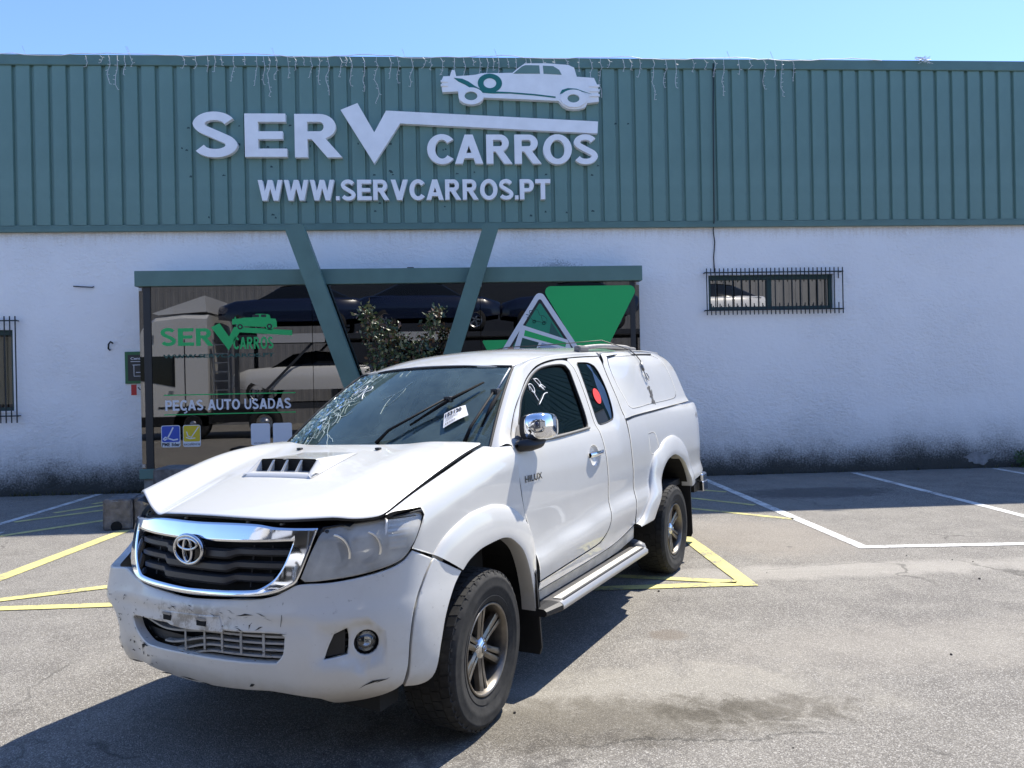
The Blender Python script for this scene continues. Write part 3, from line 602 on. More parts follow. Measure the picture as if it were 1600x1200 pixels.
tpo('hand_print',[(0.560,2.020),(0.540,2.070),(0.600,2.160),(0.675,2.210),(0.730,2.225),(0.740,2.190),(0.715,2.145),(0.740,2.130),(0.740,2.100),(0.705,2.080),(0.730,2.060),(0.725,2.030),(0.680,2.020)],mat('poster_skin',(.50,.28,.20),.5),-.0185)
# notice board and small plate on the wall
nb=empty('notice_board',(-5.13,YF,1.76)); setp(nb,'green-framed dark notice board on the wall beside the porch glass','notice board')
q=MB(); q.box((-.365,-.03,0),(.365,-.001,.515),bev=.006); q.build('frame',mat('board_green',(.02,.13,.045),.5),nb)
q=MB(); q.box((-.315,-.034,.045),(.315,-.028,.465)); q.build('panel',mat('board_black',(.012,.016,.020),.4),nb)
v,f=fit_text('Centro',-.27,-.05,.385,.425,-.036,-.036,.02); mesh('lettering',v,f,VW,nb); v,f=fit_text('de Recolha',-.03,.25,.380,.425,-.036,-.036,.02); mesh('lettering',v,f,VW,nb)
q=MB()
for P in ([(-.27,.355),(.27,.355)],[(-.22,.30),(-.22,.12),(-.04,.12),(-.04,.30),(-.24,.30)],[(.02,.12),(.02,.20),(.08,.21),(.12,.28),(.22,.28),(.27,.20),(.27,.12),(.02,.12)],[(-.19,.18),(-.07,.18)],[(.12,.24),(.22,.24)]):
    st=stroke(P,.010); q.add([(a,-.0362,b) for a,_,b in st.v],st.f)
q.build('pictogram',VW,nb)
q=MB(); q.box((-5.41,YF-.012,1.575),(-5.20,YF-.001,1.745)); o=q.build('fire_plate',mat('plate_white',(.68,.66,.64),.5)); setp(o,'small red and white plate under the notice board','sign')
q=MB(); q.box((-5.41,YF-.0145,1.575),(-5.325,YF-.0122,1.745)); q.build('red_half',mat('plate_red',(.50,.02,.02),.5),o)
q=MB(); q.tube([(-5.30,YF-.0145,1.70),(-5.27,YF-.0145,1.66),(-5.24,YF-.0145,1.68),(-5.25,YF-.0145,1.62)],.009,5); q.build('pictogram',VK,o)
# slanting beams
def beam(xt0,xt1,zt0,zt1,xb0,xb1,zb,label):
    e=empty('slanted_beam',((xb0+xb1)/2,YF-.80,0)); setp(e,label,'beam'); c=(xb0+xb1)/2
    q=MB(); P=[(xb0-c,zb),(xb1-c,zb),(xt1-c,zt1),(xt0-c,zt0)]; q.prism(P,1,-.07,.11); o=q.build('beam',TRIM,e)
    q=MB(); q.box((xb0-c-.06,-.12,.0),(xb1-c+.06,.16,.12),bev=.01); q.build('foot',CON,e)
beam(-2.725,-2.452,4.075,4.125,-1.36,-1.08,.1,'teal slanted beam rising to the left in front of the porch')
beam(.300,.530,4.105,4.045,-1.03,-.76,.1,'teal slanted beam rising to the right in front of the porch')
# concrete blocks
CON2=mat('mossy_concrete',(.17,.16,.15),.95,var=.45,vscale=14,bump=1.0,bscale=55)
def rough_box(a,b,seed,notch=None,M=None,sub=7):
    bm=bmesh.new(); bmesh.ops.create_cube(bm,size=1)
    for v in bm.verts: v.co=Vector(((a[0]+b[0])/2+v.co.x*(b[0]-a[0]),(a[1]+b[1])/2+v.co.y*(b[1]-a[1]),(a[2]+b[2])/2+v.co.z*(b[2]-a[2])))
    bmesh.ops.bevel(bm,geom=bm.edges[:],offset=.02,segments=1,affect='EDGES'); bmesh.ops.subdivide_edges(bm,edges=bm.edges[:],cuts=sub,use_grid_fill=True)
    rg=random.Random(seed)
    for v in bm.verts: v.co+=Vector((rg.uniform(-1,1),rg.uniform(-1,1),rg.uniform(-1,1)))*.005
    bm.verts.index_update(); r=[tuple(M@v.co if M else v.co) for v in bm.verts],[tuple(x.index for x in f.verts) for f in bm.faces]; bm.free(); return r
e=empty('concrete_block',(-4.05,9.0,0)); setp(e,'squat grey concrete block with a round drain hole beside the yellow stripe','concrete block')
M=Matrix.Rotation(R(8),4,'Z')
v,f=rough_box((-.30,-.22,0),(.02,.25,.36),1,M=M); mesh('block',v,f,CON2,e); v,f=rough_box((.035,-.20,0),(.42,.25,.375),2,M=M); mesh('block',v,f,CON2,e)
q=MB(); q.lathe([(0,0),(.062,0),(.062,-.05)],20,M@Matrix.Translation((-.15,-.2285,.045))@Matrix.Rotation(R(90),4,'X')); q.build('drain_hole',mat('hole_black',(.006,.006,.006),.9),e)
v,f=rough_box((-4.10,9.6,0),(-3.55,10.1,.62),4); o=mesh('concrete_pillar_stub',v,f,CON2); setp(o,'taller worn concrete stub standing behind the squat block','concrete block')
# ------------------------------------------------------------------ shrub in front of the glass
def leafmesh(name,centres,mats,parent,seed,size=.05):
    rg=random.Random(seed); v=[];f=[];mi=[]
    for c in centres:
        d=Vector((rg.gauss(0,1),rg.gauss(0,1),rg.gauss(.3,.8))).normalized(); u=d.cross(Vector((rg.gauss(0,1),rg.gauss(0,1),rg.gauss(0,1)))).normalized(); n=d.cross(u)
        L=size*rg.uniform(.7,1.35); W=L*.30; n0=len(v); c=Vector(c)
        v+= [c,c+d*L*.45+u*W+n*.006,c+d*L,c+d*L*.45-u*W+n*.006,c+d*L*.45-n*.004]; f+=[(n0,n0+1,n0+4),(n0+1,n0+2,n0+4),(n0+2,n0+3,n0+4),(n0+3,n0,n0+4)]; mi+= [rg.randrange(len(mats))]*4
    o=mesh(name,v,f,mats,parent,True)
    o.data.polygons.foreach_set('material_index',mi); return o
LF=[mat('leaf_dark',(.020,.045,.018),.42,spec=.45),mat('leaf_mid',(.060,.10,.035),.42,spec=.45),mat('leaf_pale',(.13,.135,.06),.42,spec=.5),mat('leaf_bronze',(.10,.055,.03),.45,spec=.4)]
sh=empty('potted_shrub',(-.862,9.62,0)); sh.scale=(.92,.92,.955); setp(sh,'glossy evergreen shrub in a pot standing before the porch glass','shrub')
rg=random.Random(21); q=MB(); q.lathe([(.0,0),(.20,0),(.26,.42),(.28,.42),(.28,.46),(.24,.46),(.23,.40),(0,.40)],24); q.build('pot',mat('terracotta',(.30,.12,.07),.8,var=.2),sh,smooth=False)
stems=[[(0,0,.4),(-.05,.02,1.1),(-.18,.0,1.75),(-.35,-.03,2.25),(-.50,-.03,2.80)],[(0,0,.4),(.04,0,1.2),(.02,.04,1.8),(-.10,.03,2.3),(-.22,.02,2.55)],[(.0,0,.4),(.10,-.02,1.3),(.22,.02,1.9),(.33,.0,2.35),(.56,-.02,2.75)],[(0,0,.4),(-.12,.03,1.2),(-.30,.05,1.6),(-.38,.04,1.95)],[(0,0,.4),(.15,.0,1.2),(.32,.03,1.65),(.40,.03,2.0)]]
q=MB(); cen=[]
for si,s_ in enumerate(stems):
    q.tube(s_,[.018,.014,.011,.008,.003],6)
    for k in range(len(s_)-1):
        a,b=Vector(s_[k]),Vector(s_[k+1])
        if b.z<1.25: continue
        m=int(260*(b-a).length/.5) if si<3 else int(120*(b-a).length/.5)
        for i in range(m):
            t=rg.random(); sp=.042+.070*math.sin(math.pi*min(1,max(0,(a.z+(b.z-a.z)*t-1.0)/2.0)))*(.6 if (si==2 and k==3) else 1)
            if si==2 and k==3 and abs(t-.30)<.12: continue
            p=a+(b-a)*t; cen.append(p+Vector((rg.gauss(0,sp),rg.gauss(0,sp),rg.gauss(0,sp*.8))))
for i in range(380):
    p=Vector((rg.gauss(-.05,.22),rg.gauss(0,.16),1.55+rg.gauss(0,.24))); cen.append(p)
q.build('stems',mat('shrub_bark',(.07,.05,.035),.9),sh,smooth=True); leafmesh('foliage',cen,LF,sh,4,.065)
# weed at the foot of the wall
we=empty('wall_weed',(9.55,YF-.10,0)); setp(we,'small green weed growing at the foot of the white wall','weed')
cen=[(rg.gauss(0,.09),rg.gauss(0,.05)-.02,abs(rg.gauss(.12,.09))+.02) for i in range(170)]; leafmesh('foliage',cen,[mat('weed_leaf',(.05,.10,.03),.6)],we,9,.05)
q=MB()
for i in range(7): q.tube([(0,0,0),(rg.gauss(0,.06),rg.gauss(0,.03),.15),(rg.gauss(0,.1),rg.gauss(0,.04),.27)],.004,4)
q.build('stems',mat('weed_stem',(.06,.09,.03),.8),we)
# dry weeds along the wall foot
q=MB()
for i in range(260):
    x=rg.choice([rg.uniform(-7.6,-5.2),rg.uniform(3,9.8)]); h=rg.uniform(.02,.09); a=rg.uniform(-.05,.05)
    q.add([(x-.004,YF-.02-rg.random()*.05,0),(x+.004,YF-.02,0),(x+a,YF-.04,h)],[(0,1,2)])
setp(q.build('dry_grass',mat('dry_grass',(.10,.10,.05),.9)),'sparse dry grass tufts along the foot of the wall','grass',kind='stuff')
# ------------------------------------------------------------------ what stands across the yard (seen only mirrored in the glass)
WAR=NT('grey_brown_sheet',.6); n_=WAR.noise(1.5,5,.6); WAR.col(WAR.mix(WAR.ramp(n_,.3,.7),(.21,.205,.20),(.25,.243,.238)))
wh=empty('opposite_warehouse',(0,-11,0)); setp(wh,'grey-brown corrugated warehouse across the yard','building')
q=MB(); P=[]
x=-34
while x<34:
    for a,b in ((0,0),(.16,0),(.18,.012),(.30,.012),(.32,0)): P.append((x+a,b))
    x+=.34
q.grid([[(a,b,0),(a,b,8.5)] for a,b in P]); q.build('sheet_wall',WAR.m,wh)
q=MB(); q.box((-34,-8,8.5),(34,.08,8.7)); q.build('roof',mat('roof_sheet',(.25,.26,.26),.7),wh)
q=MB(); q.box((-6.2,.02,.05),(6.5,.09,6.9)); q.build('added_dark_door',mat('added_door_dark',(.030,.034,.042),.5),wh)  # door added to darken the warehouse wall mirrored in the porch glass
NAVY=mat('navy_car_paint',(.010,.016,.045),.25,coat=1); CWH=mat('white_car_paint',(.70,.70,.69),.3,coat=1); DGL=mat('dark_car_glass',(.01,.012,.014),.05); RUB=mat('rubber',(.022,.022,.023),.85,var=.25,vscale=20); ALO=mat('car_alloy',(.55,.55,.56),.3,.9)
def yardcar(name,loc,m,label,flip=1,group='cars on the transporter'):
    e=empty(name,loc); setp(e,label,'car',group); e.scale=(1.12,1.08,1.22)
    st=[(-2.15,.55,.62,.74),(-2.1,.36,.78,.82),(-1.6,.30,.90,.96),(-.75,.28,.93,1.02),(.3,.28,.94,1.02),(1.2,.28,.92,1.04),(1.95,.34,.84,1.02),(2.15,.5,.66,.98)]
    P=[]
    for x,zb,hw,zt in st: P.append([(x*flip,-hw,zb+.1),(x*flip,-hw-.02,(zb+zt)/2),(x*flip,-hw+.02,zt-.08),(x*flip,-hw+.12,zt),(x*flip,0,zt+.03),(x*flip,hw-.12,zt),(x*flip,hw-.02,zt-.08),(x*flip,hw+.02,(zb+zt)/2),(x*flip,hw,zb+.1)])
    q=MB(); q.grid(P); q.build('body',m,e,smooth=True)
    st=[(-.95,.80,1.0,.78),(-.35,.66,1.36,.60),(.35,.66,1.44,.60),(1.0,.66,1.38,.60),(1.85,.78,1.0,.72)]
    q=MB(); q.grid([[(x*flip,-.84+.0,.98),(x*flip,-hw,zt-.06),(x*flip,-hw+.12,zt),(x*flip,hw-.12,zt),(x*flip,hw,zt-.06),(x*flip,.84,.98)] for x,hw,zt,_ in st]); q.build('cabin_glass',DGL,e,smooth=True)
    q=MB(); q.grid([[(x*flip,-hw+.10,zt+.012),(x*flip,0,zt+.03),(x*flip,hw-.10,zt+.012)] for x,hw,zt,_ in st[1:4]]); q.build('roof',m,e,smooth=True)
    for x in (-1.35,1.35):
        for s_ in (-1,1):
            w_=empty('wheel',(x,s_*.82,.32),0,e); Mx=Matrix.Rotation(R(90)*s_*-1,4,'X')
            q=MB(); q.lathe([(.19,-.1),(.31,-.1),(.32,-.06),(.32,.06),(.31,.10),(.20,.10)],24,Mx); q.build('tyre',RUB,w_,smooth=True)
            q=MB(); q.lathe([(.19,.095),(.205,.105),(.21,.09)],24,Mx)
            for k in range(5):
                a=2*math.pi*k/5; q.add([tuple(Mx@Vector((r*math.cos(a+d),r*math.sin(a+d),.09))) for r,d in ((.03,-.9),(.20,-.13),(.20,.13),(.03,.9))],[(0,1,2,3)])
            q.build('rim',ALO,w_)
    return e
FRM=mat('transporter_frame',(.045,.05,.06),.5); TY=-2.7
tr=empty('car_transporter',(0,TY,0)); setp(tr,'white-cabbed double-deck car transporter parked across the yard','truck')
q=MB()
for y in (-1.1,1.1):
    q.box((-7.9,y-.06,.95),(12,y+.06,1.15)); q.box((-8.3,y-.06,3.25),(12,y+.06,3.42))
    for x in (-7.6,-2.9,1.6,6.3,11.5): q.box((x-.06,y-.07,.95),(x+.06,y+.07,3.3))
    for x in (-7.2,-2.4): q.add([(x,y,1.1),(x+.12,y,1.1),(x+2.3,y,3.3),(x+2.18,y,3.3)],[(0,1,2,3)])
for z in (1.12,3.40): q.box((-7.9,-1.1,z-.06),(12,1.1,z-.01))
q.build('deck_frame',FRM,tr)
q=MB(); 
for x0 in (-6.9,-2.4,2.4): q.box((x0,1.17,3.14),(x0+2.2,1.19,3.44))
q.build('side_sign',mat('pale_board',(.55,.56,.58),.5),tr)
q=MB()
for k in range(9): q.box((-8.35,1.12,.7+k*.3),(-7.85,1.16,.74+k*.3))
for x in (-8.35,-7.87): q.box((x,1.11,.6),(x+.04,1.17,3.3))
q.build('ladder',GAL,tr)
P=[]
for x,z0,z1,hw in ((-11.02,.55,2.3,1.0),(-10.95,.45,2.8,1.16),(-10.6,.45,3.75,1.22),(-10.2,.45,4.05,1.22),(-9.3,.45,4.15,1.22),(-8.5,.45,4.12,1.22)): P.append([(x,-hw,z0),(x,-hw,z1-.15),(x,-hw+.2,z1),(x,hw-.2,z1),(x,hw,z1-.15),(x,hw,z0)])
q=MB(); q.grid(P); q.add(P[-1],[tuple(range(6))]); q.add(P[0],[tuple(range(6))]); q.build('cab',CWH,tr)
q=MB(); q.prism([(-10.3,4.18),(-8.6,4.75),(-8.55,4.22),(-10.1,4.12)],1,-1.1,1.1); q.build('roof_deflector',CWH,tr)
q=MB(); q.add([(-10.75,1.235,2.0),(-9.55,1.235,1.75),(-9.55,1.235,2.75),(-10.70,1.235,2.75)],[(0,1,2,3)]); q.box((-11.06,-1.0,1.75),(-10.85,1.0,2.8)); q.build('cab_window',DGL,tr)
q=MB(); q.box((-10.1,1.222,1.05),(-8.6,1.24,1.10)); q.box((-9.25,1.222,.6),(-9.22,1.23,3.3)); q.box((-10.4,1.222,2.72),(-8.6,1.23,2.76)); q.build('cab_trim',BLKM,tr)
for x in (-9.0,-6.7,-3.2,-2.2,5.2,6.3):
    q=MB(); q.lathe([(.0,.1),(.26,.08),(.30,.15),(.5,.15),(.52,.1),(.52,-.15),(.3,-.15)],28,Matrix.Translation((x,1.1,.52))@Matrix.Rotation(R(-90),4,'X')); q.build('wheel',RUB,tr,smooth=True)
    q=MB(); q.lathe([(.0,.16),(.10,.16),(.12,.12),(.24,.10),(.27,.16)],24,Matrix.Translation((x,1.1,.52))@Matrix.Rotation(R(-90),4,'X')); q.build('hub',ALO,tr,smooth=True)
q=MB(); q.box((-10.9,1.23,.45),(-8.5,1.25,.78)); q.box((-8.4,.7,.55),(-7.2,1.2,1.0)); q.build('side_skirt',BLKM,tr)
q=MB(); q.box((-10.95,1.25,2.0),(-10.75,1.5,2.75),bev=.03); q.tube([(-10.7,1.2,2.8),(-10.85,1.4,2.8),(-10.85,1.4,2.7)],.03,6); q.build('cab_mirror',BLKM,tr)
q=MB(); q.box((-9.75,1.236,1.55),(-9.6,1.26,1.62)); q.box((-10.5,1.236,3.2),(-10.2,1.25,3.45)); q.build('cab_fittings',GAL,tr)
q=MB(); q.lathe([(.50,.15),(.62,.15),(.62,-.2)],20,Matrix.Translation((-9.0,1.1,.52))@Matrix.Rotation(R(-90),4,'X'),math.pi,2*math.pi); q.build('mudguard',BLKM,tr)
yardcar('transported_car',(-5.9,TY,3.40),NAVY,'dark navy car above the ladder of the transporter',1)
yardcar('transported_car',(-1.2,TY,3.44),NAVY,'dark navy car in the middle of the transporter top deck',-1)
yardcar('transported_car',(3.6,TY,3.40),NAVY,'dark navy car on the top deck ahead of the white car',1)
yardcar('transported_car',(8.8,TY,3.42),CWH,'white car at the tail of the transporter top deck',1)
yardcar('transported_car',(-5.5,TY,1.12),CWH,'white car on the lower deck of the transporter beside its ladder',1)
yardcar('transported_car',(-.6,TY,1.12),NAVY,'dark navy car on the lower deck of the transporter',-1)
def pc(xs,ys):
    """monotone cubic interpolation"""
    xs=np.asarray(xs,float); ys=np.asarray(ys,float)
    if xs[0]>xs[-1]: xs=xs[::-1]; ys=ys[::-1]
    h=np.diff(xs); dl=np.diff(ys)/h; m=np.zeros(len(xs)); m[0]=dl[0]; m[-1]=dl[-1]
    for i in range(1,len(xs)-1):
        if dl[i-1]*dl[i]>0:
            w1=2*h[i]+h[i-1]; w2=h[i]+2*h[i-1]; m[i]=(w1+w2)/(w1/dl[i-1]+w2/dl[i])
    def f(x):
        x=np.clip(np.asarray(x,float),xs[0],xs[-1]); i=np.clip(np.searchsorted(xs,x)-1,0,len(xs)-2)
        t=(x-xs[i])/h[i]; t2=t*t; t3=t2*t
        return (2*t3-3*t2+1)*ys[i]+(t3-2*t2+t)*h[i]*m[i]+(-2*t3+3*t2)*ys[i+1]+(t3-t2)*h[i]*m[i+1]
    return f
def sst(a,b,x): t=np.clip((np.asarray(x,float)-a)/(b-a),0,1); return t*t*(3-2*t)
# ---------- truck body surfaces (truck frame: x forward from the front axle, y left, z up) ----------
SP=pc([.36,.42,.50,.57,.62,.66,.70,.76,.85,.95,1.10,1.20,1.27,1.30,1.325,1.45,1.60,1.70,1.76,1.80,1.86],
      [.835,.850,.872,.888,.893,.888,.876,.868,.870,.874,.872,.864,.852,.843,.828,.780,.718,.672,.640,.610,.55])
SXl=pc([-4.5,-4.36,-4.2,-4.0,-3.6,-.4,0],[-.16,-.075,-.03,-.008,0,0,0])
SXu=pc([-4.4,-4.0,-3.6,-3.2,-2.4,-1.5,-.9,-.6,-.3],[-.06,-.035,-.012,0,.006,0,-.006,-.016,-.03])
BED=pc([-4.6,-2.3,-2.06,-1.9,0],[.09,.085,.07,0,0])   # bed rail sits higher than the cab belt line
RK=pc([-4,-2.1,-.5,0],[.10,.095,.01,0])
def side(x,z):
    x=np.asarray(x,float); z=np.asarray(z,float)
    b=BED(x); zz=z-b*sst(.95,1.30,z)*(1-.75*sst(1.42,1.8,z))-RK(x)*sst(.45,.62,z)*(1-sst(.8,1.05,z))
    y=SP(zz)+SXl(x)*(1-sst(1.25,1.4,zz))+(SXu(x)+.10*sst(1.42,1.86,z)*sst(-2.15,-2.7,x))*sst(1.25,1.4,zz)
    return np.stack([x,y,z],-1)
ZT=pc([.75,.62,.4,.1,-.27,-.45],[1.057,1.104,1.172,1.246,1.324,1.345])
YH=pc([.75,.62,.3,-.27,-.45],[.77,.805,.80,.768,.765])
YS=pc([.72,.62,.55,.45,.3,0,-.3,-.5],[.80,.845,.868,.882,.886,.882,.876,.874])
FD=.14; FL=.16
def fender(x,v):
    x=np.asarray(x,float); v=np.asarray(v,float)
    zt=ZT(x); za=zt-FD; ph=np.clip((v-za)/FL,0,1.15)*math.pi/2
    z=np.where(v<za,v,za+FD*np.sin(ph)); ys=YS(x)
    y=np.where(v<za,ys-.028*np.clip((.95-v)/.45,0,1)**2,YH(x)+(ys-YH(x))*np.cos(ph))
    return np.stack([x,y,z],-1)
_by=np.array([0,.1,.2,.3,.4,.5,.58,.65,.72,.78,.83,.87,.895,.908,.915,.920,.922]); _bx=np.array([.952,.950,.943,.931,.912,.884,.852,.812,.758,.700,.638,.575,.51,.44,.36,.25,.10])
_t=np.concatenate([[0],np.cumsum(np.hypot(np.diff(_by),np.diff(_bx)))])
_d=np.linspace(0,_t[-1],400); _py=pc(_t,_by)(_d); _px=pc(_t,_bx)(_d)
for _k in range(3):
    _py[1:-1]=(_py[:-2]+2*_py[1:-1]+_py[2:])/4; _px[1:-1]=(_px[:-2]+2*_px[1:-1]+_px[2:])/4
_s=np.concatenate([[0],np.cumsum(np.hypot(np.diff(_py),np.diff(_px)))]); SMAX=_s[-1]
_ny=-np.gradient(_px,_s); _nx=np.gradient(_py,_s)
OFF=pc([.34,.37,.40,.44,.50,.58,.66,.72,.78,.86,.95,1.07,1.12],[-.13,-.075,-.035,-.010,.006,.012,.010,.002,-.014,-.030,-.046,-.078,-.095])
def wrap(s,z):
    s=np.asarray(s,float); z=np.asarray(z,float); sg=np.where(s<0,-1.,1.); a=np.abs(s)
    y=np.interp(a,_s,_py); x=np.interp(a,_s,_px); nx=np.interp(a,_s,_nx); ny=np.interp(a,_s,_ny)
    o=OFF(z)*(1-.65*sst(.75,1.25,a))
    return np.stack([x+nx*o,sg*(y+ny*o),z],-1)
HC=pc([.90,.80,.60,.41,.1,-.1,-.30],[1.060,1.110,1.180,1.236,1.306,1.340,1.362])
def hood(x,y):
    x=np.asarray(x,float); y=np.asarray(y,float); a=np.abs(y)
    fr=sst(-.3,.6,x)
    z=HC(x)-(.012+.022*fr)*(a/.79)**2-(.014+.020*fr)*sst(.62,.80,a)+.008*np.exp(-((a-.50)/.10)**2)*sst(.8,.3,x)
    z=z+.062*sst(-.44,-.70,y)*sst(-.40,.30,x)-.028*np.exp(-((y+.45)/.08)**2)*sst(.15,.75,x)
    return np.stack([x,y,z],-1)
RC=pc([-.76,-.9,-1.15,-1.5,-2.0,-2.6,-3.3,-3.6],[1.768,1.812,1.866,1.902,1.928,1.950,1.957,1.935])
def roof(x,y):
    x=np.asarray(x,float); y=np.asarray(y,float)
    return np.stack([x,y,RC(x)-.045*(y/.6)**2-.03*(np.abs(y)/.6)**4],-1)
def wind(y,v):
    """windscreen: y is a fraction -1..1 of the half width, v 0 at the cowl, 1 at the roof"""
    y=np.asarray(y,float); v=np.asarray(v,float); a=y*y
    xb=-.075-.235*a; zb=1.272+.018*a; hb=.765; xt=-.785-.125*a; zt=1.766-.020*a; ht=.598
    bul=.035*4*v*(1-v)*.5
    return np.stack([xb+(xt-xb)*v+bul*.6,y*(hb+(ht-hb)*v),zb+(zt-zb)*v+bul],-1)
ROLL=math.radians(1.6); PV=(.86,.45)
def bodyroll(P):
    P=np.asarray(P,float); c,s=math.cos(ROLL),math.sin(ROLL); y=P[...,1]-PV[0]; z=P[...,2]-PV[1]
    return np.stack([P[...,0],PV[0]+y*c-z*s,PV[1]+y*s+z*c],-1)
# ------------------------------------------------------------------ pickup truck
def nrm(fn,u,v,ref,e=1e-3):
    a=fn(u+e,v)-fn(u-e,v); b=fn(u,v+e)-fn(u,v-e); n=np.cross(a,b); n/=np.maximum(np.linalg.norm(n,axis=-1,keepdims=True),1e-12)
    s=np.sign((n*np.asarray(ref,float)).sum(-1,keepdims=True)); s[s==0]=1; return n*s
def offs(fn,d,ref):
    return lambda u,v: fn(u,v)+nrm(fn,np.asarray(u,float),np.asarray(v,float),ref)*(d if not callable(d) else np.asarray(d(u,v))[...,None])
def smooth_outline(P,step,ang=42):
    P=[np.array(p,float) for p in P]; n=len(P); out=[]
    corner=[]
    for i in range(n):
        a=P[i]-P[i-1]; b=P[(i+1)%n]-P[i]; c=np.dot(a,b)/max(1e-9,np.linalg.norm(a)*np.linalg.norm(b)); corner.append(math.degrees(math.acos(max(-1,min(1,c))))>ang)
    for i in range(n):
        p0,p1,p2,p3=P[i-1],P[i],P[(i+1)%n],P[(i+2)%n]; L=np.linalg.norm(p2-p1); k=max(1,int(math.ceil(L/step)))
        m1=(p2-p0)/2; m2=(p3-p1)/2
        l0=np.linalg.norm(p1-p0); l2=np.linalg.norm(p3-p2)
        m1=(p2-p1) if corner[i] else (p2-p0)*L/max(1e-9,(l0+L)); m2=(p2-p1) if corner[(i+1)%n] else (p3-p1)*L/max(1e-9,(l2+L))
        for j in range(k):
            t=j/k; t2=t*t; t3=t2*t; out.append((2*t3-3*t2+1)*p1+(t3-2*t2+t)*m1+(-2*t3+3*t2)*p2+(t3-t2)*m2)
    return np.array(out)
def inside(pts,poly):
    x,y=pts[:,0],pts[:,1]; c=np.zeros(len(pts),bool); n=len(poly); j=n-1
    for i in range(n):
        xi,yi=poly[i]; xj,yj=poly[j]; k=((yi>y)!=(yj>y))&(x<(xj-xi)*(y-yi)/((yj-yi) if yj!=yi else 1e-12)+xi); c^=k; j=i
    return c
def area(P): x,y=P[:,0],P[:,1]; return .5*np.sum(x*np.roll(y,-1)-np.roll(x,-1)*y)
def inset(P,d):
    if area(P)<0: d=-d
    a=P-np.roll(P,1,0); b=np.roll(P,-1,0)-P; t=a/np.maximum(np.linalg.norm(a,axis=1,keepdims=True),1e-9)+b/np.maximum(np.linalg.norm(b,axis=1,keepdims=True),1e-9)
    t/=np.maximum(np.linalg.norm(t,axis=1,keepdims=True),1e-9); return P+np.stack([-t[:,1],t[:,0]],-1)*d
ROOT=empty('pickup_truck',(-.68525,3.91602,0),R(237.25446)); setp(ROOT,'dented white extra-cab pickup with a canopy, shattered windscreen and buckled bonnet','pickup truck')
def patch(name,fn,outline,m,parent=None,holes=(),sp=.045,fl=.022,lip=.003,rim=.006,ref=(0,1,0),mir=False,roll=True,bst=None,ang=42,smoothing=True,grid=True,seam=False):
    """sheet-metal panel: an outline on a curved surface, with rounded edges and a turned-in flange"""
    bst=bst or sp*.6
    loops=[smooth_outline(p,bst,ang) if smoothing else np.array(p,float) for p in [outline,*holes]]
    if area(loops[0])<0: loops[0]=loops[0][::-1]
    for i in range(1,len(loops)):
        if area(loops[i])>0: loops[i]=loops[i][::-1]
    V=[];E=[];bl=[]
    for i,Lp in enumerate(loops):
        n0=len(V); V+=list(Lp); n=len(Lp); E+=[(n0+k,n0+(k+1)%n) for k in range(n)]; bl.append((n0,n))
    ring0=len(V)
    for i,Lp in enumerate(loops):
        I=inset(Lp,rim if i==0 else -rim) if True else Lp
        V+=list(I)
    ring1=len(V)
    if grid:
        lo=loops[0].min(0); hi=loops[0].max(0); gx=np.arange(lo[0]+sp/2,hi[0],sp); gy=np.arange(lo[1]+sp/2,hi[1],sp)
        G=np.array([(x,y) for x in gx for y in gy]).reshape(-1,2)
        if len(G):
            ok=inside(G,loops[0])
            for Lp in loops[1:]: ok&=~inside(G,Lp)
            G=G[ok]; B=np.concatenate(loops)
            if len(G):
                d=np.min(np.linalg.norm(G[:,None,:]-B[None,:,:],axis=2),axis=1); V+=list(G[d>max(sp*.4,rim*1.6)])
    V2,_,F2,_,_,_=delaunay_2d_cdt([Vector((float(a),float(b))) for a,b in V],E,[],0,1e-6)
    Q=np.array([(p.x,p.y) for p in V2]); F=[tuple(f) for f in F2]; C=np.array([Q[list(f)].mean(0) for f in F]); ok=inside(C,loops[0])
    for Lp in loops[1:]: ok&=~inside(C,Lp)
    F=[f for f,k in zip(F,ok) if k]
    Pn=np.asarray(fn(Q[:,0],Q[:,1]),float); N=nrm(fn,Q[:,0],Q[:,1],ref)
    # orientation
    f0=np.array(F); g=np.cross(Pn[f0[:,1]]-Pn[f0[:,0]],Pn[f0[:,2]]-Pn[f0[:,0]]); sgn=(g*N[f0[:,0]]).sum(1)
    F=[f if s>0 else f[::-1] for f,s in zip(F,sgn)]
    verts=[p for p in Pn]; norms=[n for n in N]; faces=list(F)
    key={(round(float(a),5),round(float(b),5)):i for i,(a,b) in enumerate(Q)}
    for li,Lp in enumerate(loops):
        ids=[key.get((round(float(a),5),round(float(b),5))) for a,b in Lp]
        if any(i is None for i in ids): 
            ids=[int(np.argmin(np.abs(Q-p).sum(1))) for p in Lp]
        n=len(ids); outw=[]
        for k in range(n):
            t=Pn[ids[(k+1)%n]]-Pn[ids[k-1]]; o=np.cross(t,N[ids[k]]); l=np.linalg.norm(o); outw.append(o/l if l>1e-9 else np.zeros(3))
        s=np.sign(np.dot(outw[0],Pn[ids[0]]-Pn[f0].mean((0,1)))) if False else 1
        base=len(verts)
        for k in range(n):
            i=ids[k]; verts[i]=Pn[i]-N[i]*lip; o=outw[k]
            nn=N[i]+o*.8; norms[i]=nn/np.linalg.norm(nn)
            verts.append(Pn[i]-N[i]*lip); norms.append(o)
            verts.append(Pn[i]-N[i]*(lip+fl)); norms.append(o)
        if fl>0:
            for k in range(n):
                j=(k+1)%n; faces.append((base+2*k,base+2*k+1,base+2*j+1,base+2*j))
    verts=np.array(verts); norms=np.array(norms)
    if fl>0:
        nb=len(F)
        for q in range(nb,len(faces)):
            a,b,c,d=faces[q]; g=np.cross(verts[b]-verts[a],verts[c]-verts[a])
            if np.dot(g,norms[a])<0: faces[q]=(d,c,b,a)
    nsheet=len(F)
